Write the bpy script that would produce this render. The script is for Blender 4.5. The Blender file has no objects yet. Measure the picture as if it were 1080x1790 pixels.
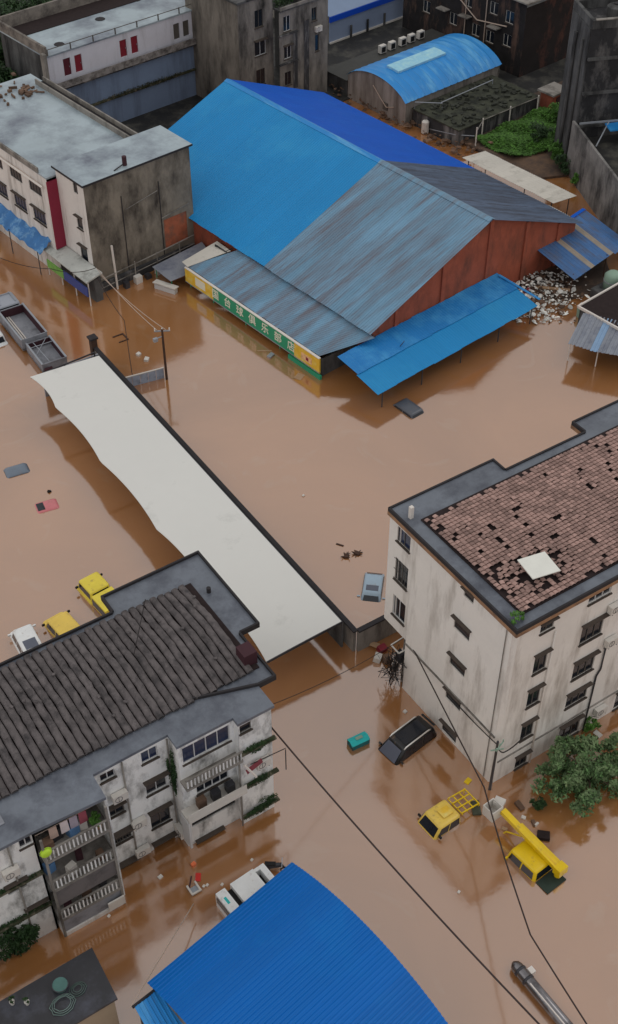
import bpy, math, random
from mathutils import Vector, Matrix
random.seed(7)
S = bpy.context.scene
C = S.collection
R_ = math.radians

# ---------------------------------------------------------------- camera, sky, sun, exposure
cam = bpy.data.cameras.new('camera'); co = bpy.data.objects.new('camera', cam); C.objects.link(co)
co.location = (0, 0, 62.0)
co.rotation_euler = (R_(90 - 43.2), 0, R_(-33.6))
cam.sensor_fit = 'VERTICAL'; cam.sensor_height = 24.0; cam.lens = 29.5
cam.clip_end = 2000
S.camera = co
world = bpy.data.worlds.new('World'); S.world = world; world.use_nodes = True
wn = world.node_tree; wn.nodes.clear()
sky = wn.nodes.new('ShaderNodeTexSky'); sky.sky_type = 'NISHITA'; sky.sun_disc = False
sky.sun_elevation = R_(52); sky.sun_rotation = R_(-75); sky.dust_density = 4.0; sky.air_density = 1.0
hs = wn.nodes.new('ShaderNodeHueSaturation'); hs.inputs['Saturation'].default_value = 0.22
bgn = wn.nodes.new('ShaderNodeBackground'); bgn.inputs['Strength'].default_value = 0.15
wo = wn.nodes.new('ShaderNodeOutputWorld')
wn.links.new(sky.outputs[0], hs.inputs['Color']); mxs = wn.nodes.new('ShaderNodeMix'); mxs.data_type = 'RGBA'; mxs.inputs['Factor'].default_value = 0.75; mxs.inputs['B'].default_value = (8.7, 8.6, 8.5, 1)   # even cloud cover over the clear sky
wn.links.new(hs.outputs[0], mxs.inputs['A']); wn.links.new(mxs.outputs['Result'], bgn.inputs[0]); wn.links.new(bgn.outputs[0], wo.inputs[0])
sun = bpy.data.lights.new('sun', 'SUN'); sun.energy = 0.5; sun.angle = R_(25); sun.color = (1, .97, .93)
so = bpy.data.objects.new('sun', sun); C.objects.link(so)
so.rotation_euler = (R_(90 - 52), 0, R_(75))
S.view_settings.view_transform = 'Standard'; S.view_settings.look = 'None'
S.view_settings.exposure = -0.9; S.view_settings.gamma = 1.0
S.render.engine = 'CYCLES'
S.cycles.use_denoising = True
S.cycles.max_bounces = 6; S.cycles.diffuse_bounces = 3; S.cycles.glossy_bounces = 3

# ---------------------------------------------------------------- materials
def lin(c): c /= 255; return c / 12.92 if c < .04045 else ((c + .055) / 1.055) ** 2.4
def A(r, g, b, k=1.7): return tuple(min(.85, lin(c) * k) for c in (r, g, b))
MATS = {}
def mat(name, col, rough=.8, var=.18, scale=1.2, dirt=None, damt=.5, dscale=.5, streak=None, spec=.35, metal=0, bump=0, bscale=20, rnd=0, coat=0, world=False):
    """procedural surface: base colour, noise variation, stains with a shape of their own, per-object variation"""
    if name in MATS: return MATS[name]
    m = bpy.data.materials.new(name); m.use_nodes = True; MATS[name] = m
    nt = m.node_tree; N = nt.nodes; L = nt.links; b = N['Principled BSDF']
    b.inputs['Roughness'].default_value = rough; b.inputs['Specular IOR Level'].default_value = spec; b.inputs['Metallic'].default_value = metal
    if coat: b.inputs['Coat Weight'].default_value = coat; b.inputs['Coat Roughness'].default_value = .08
    tc = N.new('ShaderNodeTexCoord'); oi = N.new('ShaderNodeObjectInfo'); geo = N.new('ShaderNodeNewGeometry')
    sc_ = N.new('ShaderNodeVectorMath'); sc_.operation = 'SCALE'; sc_.inputs['Scale'].default_value = 37.0
    cmb = N.new('ShaderNodeCombineXYZ')
    for i in range(3): L.new(oi.outputs['Random'], cmb.inputs[i])
    L.new(cmb.outputs[0], sc_.inputs[0])
    ad = N.new('ShaderNodeVectorMath'); ad.operation = 'ADD'
    L.new(geo.outputs['Position'] if world else tc.outputs['Object'], ad.inputs[0])
    if not world: L.new(sc_.outputs[0], ad.inputs[1])
    def noise(s, detail=5, vec=None, rg=.6):
        n = N.new('ShaderNodeTexNoise'); n.inputs['Scale'].default_value = s; n.inputs['Detail'].default_value = detail; n.inputs['Roughness'].default_value = rg
        L.new(vec or ad.outputs[0], n.inputs['Vector']); return n.outputs['Fac']
    def math_(op, a, bb):
        n = N.new('ShaderNodeMath'); n.operation = op
        for i, q in enumerate((a, bb)):
            if isinstance(q, (int, float)): n.inputs[i].default_value = q
            else: L.new(q, n.inputs[i])
        return n.outputs[0]
    fac = math_('ADD', math_('MULTIPLY', math_('SUBTRACT', noise(scale), .5), 4 * var), 1.0)
    fac = math_('ADD', fac, math_('MULTIPLY', math_('SUBTRACT', noise(scale * 9, 3), .5), 1.2 * var))
    if rnd:
        r = math_('FRACT', math_('ADD', oi.outputs['Random'], geo.outputs['Random Per Island']), 0)
        fac = math_('ADD', fac, math_('MULTIPLY', math_('SUBTRACT', r, .5), 2 * rnd))
    mul = N.new('ShaderNodeVectorMath'); mul.operation = 'SCALE'; mul.inputs[0].default_value = col
    L.new(fac, mul.inputs['Scale']); out = mul.outputs[0]
    if dirt:
        mp = N.new('ShaderNodeMapping'); mp.inputs['Scale'].default_value = streak or (1, 1, 1); L.new(ad.outputs[0], mp.inputs['Vector'])
        f = noise(dscale, 7, mp.outputs[0], .68)
        rp = N.new('ShaderNodeValToRGB'); L.new(f, rp.inputs[0])
        c0 = .72 - .4 * damt; rp.color_ramp.elements[0].position = max(0, c0 - .09); rp.color_ramp.elements[1].position = min(1, c0 + .16)
        mx = N.new('ShaderNodeMix'); mx.data_type = 'RGBA'; mx.inputs['B'].default_value = (*dirt, 1)
        L.new(rp.outputs[0], mx.inputs['Factor']); L.new(out, mx.inputs['A']); out = mx.outputs['Result']
    L.new(out, b.inputs['Base Color'])
    if bump:
        bn = N.new('ShaderNodeBump'); bn.inputs['Strength'].default_value = bump; bn.inputs['Distance'].default_value = .05
        L.new(noise(bscale, 4), bn.inputs['Height']); L.new(bn.outputs[0], b.inputs['Normal'])
    return m
def mtwo(name, base, *a, **k): return mat(name, base, *a, **k)

VST = (1, 1, .12)      # stains drawn out downwards
m_white = mat('white_render', A(176, 172, 168), .85, .07, .6, A(105, 98, 92), .32, 1.1, VST, bump=.15)
m_rwall = mat('pale_grey_render', A(178, 174, 169, 1.85), .85, .06, .4, A(130, 122, 114), .34, .75, (1, 1, .18), bump=.08)
m_lwall = mat('stained_cream_render', A(193, 187, 177, 1.9), .88, .07, .7, A(52, 50, 44), .375, .8, (1, 1, .5), bump=.25)
m_moss = mat('mossy_concrete', A(48, 50, 36), .95, .35, 2, A(120, 112, 98), .3, 1.5, bump=.4)
m_conc = mat('grey_concrete', A(114, 110, 105), .9, .15, .6, A(56, 52, 48), .45, .7, (1, 1, .25), bump=.25)
m_gend = mat('brown_stained_concrete', A(108, 101, 91), .92, .22, .35, A(46, 41, 37), .48, .5, (1, 1, .45), bump=.35)
m_dark = mat('blackened_concrete', A(46, 46, 48), .92, .35, .5, A(124, 122, 120), .33, .7, (1, 1, .22), bump=.5)
m_dark2 = mat('weathered_dark_concrete', A(74, 74, 74), .92, .3, .5, A(26, 26, 27), .54, .7, (1, 1, .2), bump=.5)
m_slab = mat('wet_grey_slab', A(86, 91, 99), .36, .2, .4, A(58, 61, 70), .46, .5, spec=.5, bump=.1, world=True)
m_rim = mat('dark_coping', A(38, 36, 38), .8, .2, 2)
m_rust = mat('ochre_fascia', A(128, 98, 74), .8, .15, 1.5, A(80, 62, 52), .4, 1.2)
m_tile = mat('clay_tile', A(132, 108, 101), .9, .2, .5, A(104, 84, 79), .36, .8, rnd=.30, world=True)
m_ltile = mat('dark_cement_tile', A(82, 77, 77), .92, .25, 1.8, A(46, 44, 45), .46, 1.6, (1, .7, 1), bump=.7, rnd=.12)
m_deck = mat('dark_roof_deck', A(34, 26, 26), .95, .3, 3)
m_glass = mat('dark_glass', (.012, .016, .024), .12, .1, 1, spec=.6)
m_glassb = mat('blue_window_glass', (.018, .03, .075), .15, .2, 1, spec=.6)
m_frame = mat('white_window_frame', A(160, 160, 160), .6, .05)
m_framed = mat('dark_window_frame', A(70, 66, 62), .7, .1)
m_hood = mat('dark_window_hood', A(60, 53, 48), .9, .2, 3)
m_pipe = mat('white_plastic_pipe', A(178, 172, 166), .6, .05)
m_ac = mat('white_metal_casing', A(168, 164, 158), .6, .08, 2)
m_black = mat('black_rubber', (.012, .012, .013), .7, .1)
m_sheetw = mat('white_membrane', (.76, .755, .72), .55, .02, .15, A(150, 150, 146), .12, .3, spec=.3)
m_blue = mat('blue_painted_sheet', (.014, .27, .62), .5, .05, .12, (.03, .33, .66), .3, .16, spec=.3, rnd=.03, world=True)
m_blued = mat('deep_shade_blue_sheet', (.004, .11, .58), .55, .05, .3, (.006, .14, .62), .3, .4, spec=.2, rnd=.02, world=True)  # darker copy of the blue sheet, slope shade put into the colour
m_bluef = mat('faded_blue_sheet', A(92, 124, 146), .55, .12, .3, A(88, 90, 99), .53, .8, (.14, 1.5, .14), rnd=.10, spec=.35, world=True)
m_blueg = mat('grey_blue_rusty_sheet', A(74, 86, 104), .55, .12, .6, A(52, 52, 60), .45, 1.0, (.15, 2.2, .15), rnd=.1, spec=.3, world=True)
m_awn = mat('blue_awning_sheet', (.016, .22, .58), .45, .06, .3, A(64, 136, 180), .42, .22, rnd=.04, spec=.35, world=True)
m_hallr = mat('light_blue_hall_sheet', A(34, 112, 172), .45, .05, .5, A(90, 150, 184), .34, 1.0, (.9, .12, .5), rnd=.05, world=True)
m_barrel = mat('bright_blue_sheet', (.0, .155, .56), .42, .03, .2, (.0, .18, .58), .3, .3, spec=.3, rnd=.05, world=True)
m_brick = mat('red_brick_wall', A(132, 70, 52), .92, .16, .8, A(98, 58, 46), .5, .9, (1, 1, .4), bump=.3, bscale=12)
m_corr = mat('grey_corrugated_sheet', A(116, 120, 128), .5, .12, .8, A(80, 84, 98), .45, .8, rnd=.14)
m_wcorr = mat('off_white_sheet', A(168, 164, 156), .6, .05, .5, A(130, 126, 118), .3, .5, rnd=.05)
m_groof = mat('wet_roof_sky_sheen', A(132, 144, 150), .3, .12, .25, A(78, 84, 96), .46, .2, spec=.5, world=True)  # wet roof, the sky's reflection painted in as pale and dark patches
m_red = mat('crimson_panel', A(112, 30, 50), .6, .08, .6)
m_redd = mat('red_door_paint', A(104, 26, 38), .6, .12, 2)
m_bluewall = mat('blue_grey_wall', A(102, 118, 142), .85, .08, .4, A(74, 82, 98), .4, .5, VST)
m_green = mat('green_sign_board', A(36, 124, 92), .5, .08, .8)
m_yellow = mat('yellow_sign_board', A(190, 152, 46), .5, .10, 1.5, A(206, 176, 110), .35, 1.2)
m_letter = mat('pale_lettering', A(196, 186, 170), .6, .04)
m_mud = mat('wet_mud', A(58, 48, 42), .7, .3, .4, A(96, 74, 56), .4, .4, bump=.4, bscale=6)
m_asph = mat('wet_asphalt', A(34, 34, 34), .6, .25, .4, A(74, 72, 66), .35, .5, bump=.3)
m_metal = mat('galvanised_steel', A(126, 130, 136), .45, .1, 1, metal=.3)
m_steeld = mat('dark_steel', A(54, 54, 58), .4, .2, 1, metal=.4)
m_trail = mat('grey_truck_bed', A(112, 114, 120), .55, .12, 1.2, A(80, 80, 84), .4, 1)
m_maroon = mat('maroon_side_board', A(52, 28, 34), .7, .15, 1)
m_wood = mat('pale_plank', A(140, 116, 92), .85, .15, 3)
m_wdark = mat('dark_wood', A(60, 44, 36), .9, .2, 3)
m_cable = mat('black_cable', A(30, 26, 26), .6, .05)
m_cableg = mat('grey_cable', A(150, 134, 122), .6, .05)
m_trash = mat('pale_rubbish', A(190, 184, 178, 1.8), .85, .12, 2, A(130, 112, 98), .26, 1.2, rnd=.35)
m_trashd = mat('brown_rubbish', A(84, 66, 54), .9, .2, 2, rnd=.4)
m_leaf = mat('tree_leaf', (.075, .15, .05), .6, .25, 1.2, (.24, .33, .16), .5, 1.6, rnd=.7)
m_leafd = mat('dark_leaf', (.022, .055, .016), .6, .25, 1, (.05, .10, .03), .4, .9, rnd=.4)
m_leafg = mat('bright_weed_leaf', (.085, .21, .03), .6, .25, .8, (.045, .11, .02), .4, .6, rnd=.4)
m_bark = mat('bark', (.09, .065, .045), .9, .2, 4)
m_teal = mat('teal_canvas', A(34, 150, 150), .6, .1, 2)
m_tank = mat('green_grey_plastic', A(112, 134, 120), .55, .08, 1)

def paint(name, c, rough=.35, coat=.3): return mat(name, c, rough, .08, 1.5, A(112, 88, 64), .16, 2.2, spec=.45, coat=coat)
p_black = paint('black_car_paint', (.008, .008, .009)); p_silver = paint('silver_car_paint', A(128, 146, 160))
p_grey = paint('dark_grey_car_paint', A(62, 66, 74)); p_blueg = paint('slate_car_paint', A(86, 96, 108))
p_pink = paint('pink_car_paint', A(168, 96, 100)); p_yel = paint('yellow_truck_paint', A(206, 170, 54), .4, .2); p_yel2 = paint('deep_yellow_paint', A(206, 158, 8), .4, .2)
p_yel3 = paint('orange_yellow_paint', A(206, 160, 70), .4, .2); p_white = paint('white_van_paint', A(186, 188, 188), .35, .3)

# water: brown silt with a mirror-like skin
def water_mat():
    m = bpy.data.materials.new('muddy_flood_water'); m.use_nodes = True; N = m.node_tree.nodes; L = m.node_tree.links
    b = N['Principled BSDF']; tc = N.new('ShaderNodeTexCoord')
    n1 = N.new('ShaderNodeTexNoise'); n1.inputs['Scale'].default_value = .05; n1.inputs['Detail'].default_value = 7; n1.inputs['Distortion'].default_value = 1.6; L.new(tc.outputs['Object'], n1.inputs['Vector'])
    rp = N.new('ShaderNodeValToRGB'); L.new(n1.outputs['Fac'], rp.inputs[0])
    rp.color_ramp.elements[0].position = .3; rp.color_ramp.elements[0].color = (.36, .153, .048, 1)
    rp.color_ramp.elements[1].position = .72; rp.color_ramp.elements[1].color = (.48, .215, .08, 1)
    n3 = N.new('ShaderNodeTexNoise'); n3.inputs['Scale'].default_value = .16; n3.inputs['Detail'].default_value = 8; n3.inputs['Distortion'].default_value = 2.5; L.new(tc.outputs['Object'], n3.inputs['Vector'])
    r3 = N.new('ShaderNodeValToRGB'); L.new(n3.outputs['Fac'], r3.inputs[0]); r3.color_ramp.elements[0].position = .60; r3.color_ramp.elements[1].position = .80; r3.color_ramp.elements[1].color = (.35, .35, .35, 1)
    mx = N.new('ShaderNodeMix'); mx.data_type = 'RGBA'; mx.inputs['B'].default_value = (.46, .33, .22, 1)      # silt scum drawn out by the current
    L.new(r3.outputs[0], mx.inputs['Factor']); L.new(rp.outputs[0], mx.inputs['A']); L.new(mx.outputs['Result'], b.inputs['Base Color'])
    b.inputs['Roughness'].default_value = .1; b.inputs['IOR'].default_value = 3.3
    n2 = N.new('ShaderNodeTexNoise'); n2.inputs['Scale'].default_value = 1.6; n2.inputs['Detail'].default_value = 5; L.new(tc.outputs['Object'], n2.inputs['Vector'])
    bp = N.new('ShaderNodeBump'); bp.inputs['Strength'].default_value = .16; bp.inputs['Distance'].default_value = .03
    L.new(n2.outputs['Fac'], bp.inputs['Height']); L.new(bp.outputs[0], b.inputs['Normal'])
    return m
m_water = water_mat()

# ---------------------------------------------------------------- mesh helpers
ORG = {}
HF = R_(7.4)          # the far quarter (warehouse, old blocks) is turned by 7.4 degrees against the near one
TF = R_(-22.6)        # the dark tower's own turn
def rot2(x, y, a): return (x * math.cos(a) - y * math.sin(a), x * math.sin(a) + y * math.cos(a))
def tag(o, label, cat, group=None):
    o['label'] = label; o['category'] = cat
    if group: o['group'] = group
    return o
def thing(name, label, cat, base=(0, 0, 0), fr=0.0, group=None):
    o = bpy.data.objects.new(name, None); C.objects.link(o)
    x, y = rot2(base[0], base[1], fr); o.location = (x, y, base[2]); o.rotation_euler = (0, 0, fr)
    ORG[o.name] = Vector(base); o.empty_display_size = .3
    return tag(o, label, cat, group)
class MB:
    def __init__(s): s.v = []; s.f = []; s.sm = []
    def add(s, vs, fs):
        n = len(s.v); s.v += [tuple(p) for p in vs]; s.f += [tuple(i + n for i in f) for f in fs]; return s
    def box(s, x0, x1, y0, y1, z0, z1):
        return s.add([(x0, y0, z0), (x1, y0, z0), (x1, y1, z0), (x0, y1, z0), (x0, y0, z1), (x1, y0, z1), (x1, y1, z1), (x0, y1, z1)],
                     [(0, 3, 2, 1), (4, 5, 6, 7), (0, 1, 5, 4), (1, 2, 6, 5), (2, 3, 7, 6), (3, 0, 4, 7)])
    def xbox(s, dx, dy, dz, M_):
        n = len(s.v); s.box(-dx / 2, dx / 2, -dy / 2, dy / 2, -dz / 2, dz / 2)
        s.v[n:] = [tuple(M_ @ Vector(p)) for p in s.v[n:]]; return s
    def bar(s, p, q, w, h):
        p = Vector(p); q = Vector(q); d = q - p
        M_ = Matrix.Translation((p + q) / 2) @ d.to_track_quat('X', 'Z').to_matrix().to_4x4(); return s.xbox(d.length, w, h, M_)
    def tube(s, pts, r, n=8, cap=True):
        pts = [Vector(p) for p in pts]; k0 = len(s.v); rs = r if isinstance(r, (list, tuple)) else [r] * len(pts)
        vs = []; fs = []
        for i, p in enumerate(pts):
            d = (pts[min(i + 1, len(pts) - 1)] - pts[max(i - 1, 0)]).normalized()
            q = d.to_track_quat('Z', 'Y')
            for j in range(n):
                a = 2 * math.pi * j / n; vs.append(p + q @ Vector((rs[i] * math.cos(a), rs[i] * math.sin(a), 0)))
        for i in range(len(pts) - 1):
            for j in range(n): fs.append((i * n + j, i * n + (j + 1) % n, (i + 1) * n + (j + 1) % n, (i + 1) * n + j))
        if cap: fs += [tuple(range(n - 1, -1, -1)), tuple(range((len(pts) - 1) * n, len(pts) * n))]
        return s.add(vs, fs)
    def prism(s, poly, z0, z1):
        n = len(poly); vs = [(x, y, z0) for x, y in poly] + [(x, y, z1) for x, y in poly]
        return s.add(vs, [tuple(range(n - 1, -1, -1)), tuple(range(n, 2 * n))] + [(i, (i + 1) % n, n + (i + 1) % n, n + i) for i in range(n)])
    def sheet(s, a, b, c, d, t=.03):
        """thick quad a b c d (any orientation)"""
        a, b, c, d = map(Vector, (a, b, c, d)); nn = ((b - a).cross(d - a)).normalized() * t
        vs = [a, b, c, d, a - nn, b - nn, c - nn, d - nn]
        return s.add(vs, [(0, 1, 2, 3), (7, 6, 5, 4), (0, 4, 5, 1), (1, 5, 6, 2), (2, 6, 7, 3), (3, 7, 4, 0)])
    def wall(s, o, d, n, s0, s1, z0, z1, holes=(), depth=.14):
        ss = sorted({s0, s1, *[h[0] for h in holes], *[h[1] for h in holes]}); zs = sorted({z0, z1, *[h[2] for h in holes], *[h[3] for h in holes]})
        P = lambda t, z, k=0: (o[0] + d[0] * t + n[0] * k, o[1] + d[1] * t + n[1] * k, z)
        for i in range(len(ss) - 1):
            for j in range(len(zs) - 1):
                cs, cz = (ss[i] + ss[i + 1]) / 2, (zs[j] + zs[j + 1]) / 2
                if any(h[0] < cs < h[1] and h[2] < cz < h[3] for h in holes): continue
                s.add([P(ss[i], zs[j]), P(ss[i + 1], zs[j]), P(ss[i + 1], zs[j + 1]), P(ss[i], zs[j + 1])], [(0, 1, 2, 3)])
        for h in holes:
            q = [(h[0], h[2]), (h[1], h[2]), (h[1], h[3]), (h[0], h[3])]
            for k in range(4):
                a, b = q[k], q[(k + 1) % 4]
                s.add([P(*a), P(*b), P(*b, -depth), P(*a, -depth)], [(0, 1, 2, 3)])
        return s
    def build(s, name, m, parent=None, smooth=False, kind=None):
        org = ORG.get(parent.name, Vector()) if parent else Vector()
        me = bpy.data.meshes.new(name)
        me.from_pydata([(p[0] - org[0], p[1] - org[1], p[2] - org[2]) for p in s.v], [], s.f); me.update()
        if smooth: me.polygons.foreach_set('use_smooth', [True] * len(me.polygons))
        me.materials.append(m)
        o = bpy.data.objects.new(name, me); C.objects.link(o)
        if parent: o.parent = parent; ORG[o.name] = org
        if kind: o['kind'] = kind
        return o
def solo(name, mb, m, label, cat, base, fr=0.0, group=None, smooth=False):
    """a thing that is one mesh, its origin at its base"""
    o = mb.build(name, m, None, smooth); b = Vector(base)
    o.data.transform(Matrix.Translation(-b)); x, y = rot2(b.x, b.y, fr); o.location = (x, y, b.z); o.rotation_euler = (0, 0, fr)
    return tag(o, label, cat, group)
def box(x0, x1, y0, y1, z0, z1): return MB().box(x0, x1, y0, y1, z0, z1)

def window(par, o, d, n, w, m_f=m_framed, m_g=m_glass, depth=.12, mull=2, hood=0, sill=True, bars=False):
    s0, s1, z0, z1 = w; t = .05
    P = lambda a, z, k: (o[0] + d[0] * a + n[0] * k, o[1] + d[1] * a + n[1] * k, z)
    f = MB(); k = -depth + .03
    for a, b in (((s0, z0 + t / 2), (s1, z0 + t / 2)), ((s0, z1 - t / 2), (s1, z1 - t / 2))): f.bar(P(a[0], a[1], k), P(b[0], b[1], k), t, t)
    xs = [s0 + t / 2 + (s1 - s0 - t) * i / mull for i in range(mull + 1)]
    for x in xs: f.bar(P(x, z0 + t, k), P(x, z1 - t, k), t, t)
    fo = f.build('window', m_f, par)
    for i in range(mull):
        a, b = xs[i] + t / 2, xs[i + 1] - t / 2
        MB().sheet(P(a, z0 + t, k - .02), P(b, z0 + t, k - .02), P(b, z1 - t, k - .02), P(a, z1 - t, k - .02), .012).build('pane', m_g, fo)
    if sill: MB().bar(P(s0 - .06, z0 - .035, .03), P(s1 + .06, z0 - .035, .03), .14, .07).build('sill', m_hood, fo)
    if hood:
        h = MB(); a = P(s0 - .12, z1 + .1, hood / 2 - .02); b = P(s1 + .12, z1 + .1, hood / 2 - .02); h.bar(a, b, hood, .07); h.build('hood', m_hood, fo)
    if bars:
        g = MB()
        for i in range(1, 6): x = s0 + (s1 - s0) * i / 6; g.bar(P(x, z0 - .05, .06), P(x, z1 + .05, .06), .025, .025)
        for z in (z0 + .1, (z0 + z1) / 2, z1 - .05): g.bar(P(s0 - .05, z, .06), P(s1 + .05, z, .06), .025, .025)
        g.build('security_grille', m_framed, fo)
    return fo
def facade(par, o, d, n, s0, s1, z0, z1, wins, m, name='wall', **kw):
    """wall with real openings; wins = [(s0,s1,z0,z1,dict)]"""
    MB().wall(o, d, n, s0, s1, z0, z1, [w[:4] for w in wins]).build(name, m, par)
    for w in wins:
        k = dict(kw); k.update(w[4] if len(w) > 4 else {}); window(par, o, d, n, w[:4], **k)
def aircon(par, c, d, n, name='air_conditioner'):
    """outdoor unit on a wall: casing, fan grille, bracket"""
    x, y, z = c; P = lambda a, k, zz: (x + d[0] * a + n[0] * k, y + d[1] * a + n[1] * k, z + zz)
    o = MB().bar(P(-.42, .2, .3), P(.42, .2, .3), .32, .56).build(name, m_ac, par)
    f = MB(); pts = [P(-.12 + .2 * math.cos(t), .365, .3 + .2 * math.sin(t)) for t in [i * math.pi / 8 for i in range(17)]]; f.tube(pts, .015, 5); f.bar(P(-.12, .365, .08), P(-.12, .365, .52), .02, .02)
    f.build('fan_grille', m_steeld, o)
    b = MB()
    for a in (-.3, .3): b.bar(P(a, 0, 0), P(a, .38, 0), .04, .04); b.bar(P(a, 0, -.3), P(a, .36, 0), .03, .03)
    b.build('bracket', m_steeld, o)
    return o
def cable(name, pts, r, m, label, cat='cable', sag=0.0, group=None):
    q = []
    for i in range(len(pts) - 1):
        a, b = Vector(pts[i]), Vector(pts[i + 1]); n = 10
        for k in range(n + (i == len(pts) - 2)): t = k / n; q.append(a.lerp(b, t) - Vector((0, 0, sag * 4 * t * (1 - t))))
    return solo(name, MB().tube(q, r, 6), m, label, cat, q[0], group=group, smooth=True)
def rib_sheet(mb, p0, e, g, w, L, t=.025, ribs=4, h=.045):
    """profiled sheet: origin p0, unit vectors e (across) and g (down the ribs)"""
    p0, e, g = Vector(p0), Vector(e), Vector(g); nn = e.cross(g).normalized()
    if nn.z < 0: nn = -nn
    prof = []
    pw = w / ribs
    for i in range(ribs): prof += [(i * pw, 0), (i * pw + pw * .55, 0), (i * pw + pw * .68, h), (i * pw + pw * .87, h)]
    prof.append((w, 0))
    vs = []; fs = []
    for a, z in prof:
        for l in (0, L):
            vs += [p0 + e * a + g * l + nn * z, p0 + e * a + g * l + nn * (z - t)]
    for i in range(len(prof) - 1):
        a = i * 4; b = a + 4
        fs += [(a, b, b + 2, a + 2), (a + 1, a + 3, b + 3, b + 1), (a, a + 1, b + 1, b), (a + 2, b + 2, b + 3, a + 3)]
    fs += [(0, 2, 3, 1), (len(vs) - 4, len(vs) - 3, len(vs) - 1, len(vs) - 2)]
    return mb.add(vs, fs)
def sheets(par, name, p0, e, g, n, w, L, m, ribs=4, h=.045, jit=.012):
    """n profiled sheets side by side sharing one mesh, each an object of its own"""
    e = Vector(e).normalized(); g = Vector(g).normalized(); org = ORG[par.name]
    mb = MB(); rib_sheet(mb, (0, 0, 0), e, g, w - .006, L, ribs=ribs, h=h); me = bpy.data.meshes.new(name); me.from_pydata(mb.v, [], mb.f); me.update(); me.materials.append(m)
    for i in range(n):
        o = bpy.data.objects.new(name, me); C.objects.link(o); o.parent = par
        o.location = Vector(p0) + e * (w * i) - org + g * random.uniform(-jit, jit) * 3 + Vector((0, 0, random.uniform(0, jit)))
def foliage(c, rad, n, leaf, clumps=14, flat=1.0, seed=1, cs=(.22, .46), spread=.8):
    """leaf-sized faces gathered in clumps through the crown's volume"""
    rg = random.Random(seed); mb = MB(); cl = []
    for _ in range(clumps):
        while True:
            p = Vector((rg.uniform(-1, 1), rg.uniform(-1, 1), rg.uniform(-1, 1)))
            if .25 < p.length < 1: break
        cl.append((Vector((p.x * rad[0], p.y * rad[1], p.z * rad[2] * flat)) * spread, rg.uniform(*cs)))
    for i in range(n):
        k, s = cl[i % clumps]
        p = Vector((rg.gauss(0, 1), rg.gauss(0, 1), rg.gauss(0, 1))).normalized() * (rg.random() ** .4) * s
        p = Vector(c) + k + Vector((p.x * rad[0], p.y * rad[1], p.z * rad[2]))
        q = Matrix.Rotation(rg.uniform(0, 6.28), 3, 'Z') @ Matrix.Rotation(rg.uniform(-1.1, 1.1), 3, 'X')
        l = leaf * rg.uniform(.6, 1.4)
        vs = [p + q @ Vector(v) for v in ((0, -l, 0), (l * .42, 0, l * .12), (0, l, 0), (-l * .42, 0, l * .12))]
        mb.add(vs, [(0, 1, 2, 3)])
    return mb, cl
def tree(name, label, base, h, rad, n, leaf, m, clumps=16, seed=1, cat='tree', group=None, trunk=.12, fr=0.0, **fk):
    t = thing(name, label, cat, base, fr, group); c = (base[0], base[1], base[2] + h)
    mb, cl = foliage(c, rad, n, leaf, clumps, seed=seed, **fk); mb.build('crown', m, t)
    tr = MB(); tr.tube([(base[0], base[1], base[2] - .6), (base[0] + .05, base[1], base[2] + h * .5), (base[0], base[1] + .05, base[2] + h * .9)], [trunk, trunk * .8, trunk * .5], 8)
    for k, s in cl[:10]: tr.tube([(base[0], base[1], base[2] + h * .45), Vector(c) + k * .5 - Vector((0, 0, .1)), Vector(c) + k], [trunk * .5, trunk * .3, trunk * .12], 5)
    tr.build('trunk', m_bark, t, True)
    return t

# ---------------------------------------------------------------- the setting
w = MB(); w.add([(-250, -200, 0), (450, -200, 0), (450, 500, 0), (-250, 500, 0)], [(0, 1, 2, 3)]); wo_ = w.build('flood_water', m_water); wo_['kind'] = 'structure'
def ground(name, poly, z, m):
    o = MB().prism([rot2(x, y, HF) for x, y in poly], -.6, z).build(name, m); o['kind'] = 'structure'; return o
ground('ground', [(56, 99), (94, 97), (94, 84.5), (150, 84.5), (150, 190), (56, 190)], .12, m_asph)
ground('garden_ground', [(92.2, 71.5), (97, 69), (112, 80), (112, 84.5), (92.2, 84.5)], .25, m_mud)
ground('yard_ground', [(77.2, 55.6), (83, 54), (88, 60), (84.6, 62.5), (79.5, 62.4), (74.5, 60.3)], .06, m_mud)
#__PART2__

# ================================================================ apartment block with the clay tile roof (right)
X_, Y_ = (1, 0), (0, 1)
RB = thing('apartment_block', 'pale grey five-storey apartment block with reddish tile roof', 'building', (32.5, 29.75, 0))
x0, x1, y0, yb = 32.5, 58.0, 29.75, 40.6
hw = dict(hood=.24, sill=False, mull=1)
lw = [(33.05 - y0, 34.4 - y0, z, z + .85, hw) for z in (.15, 3.25, 6.35, 9.45)] + [(33.1 - y0, 33.9 - y0, 12.45, 13.05, hw)]
facade(RB, (x0, y0), Y_, (-1, 0), .22, 38.4 - y0, -1, 13.3, lw, m_rwall)
bays = [(.25, 1.45, 11.75, 12.9, dict(m_g=m_glassb, bars=False)), (.25, 1.45, 8.65, 10.4, dict(bars=True)), (.25, 1.45, 5.6, 7.3, dict(m_f=m_frame))]
facade(RB, (x0 - .004, 38.4), Y_, (-1, 0), 0, 2.2, 4.5, 13.3, bays, m_rwall)
MB().box(x0 + .02, 40, 38.4, 40.59, 4.45, 4.6).build('bay_floor', m_conc, RB)
fw = []
for i, (z, h) in enumerate(((0.05, 1.15), (2.8, 1.55), (5.85, 1.5), (8.75, 1.55), (12.1, .75))): fw.append((34.3 - x0, 35.25 - x0, z, z + h, dict(hood=.26, mull=2)))
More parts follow.
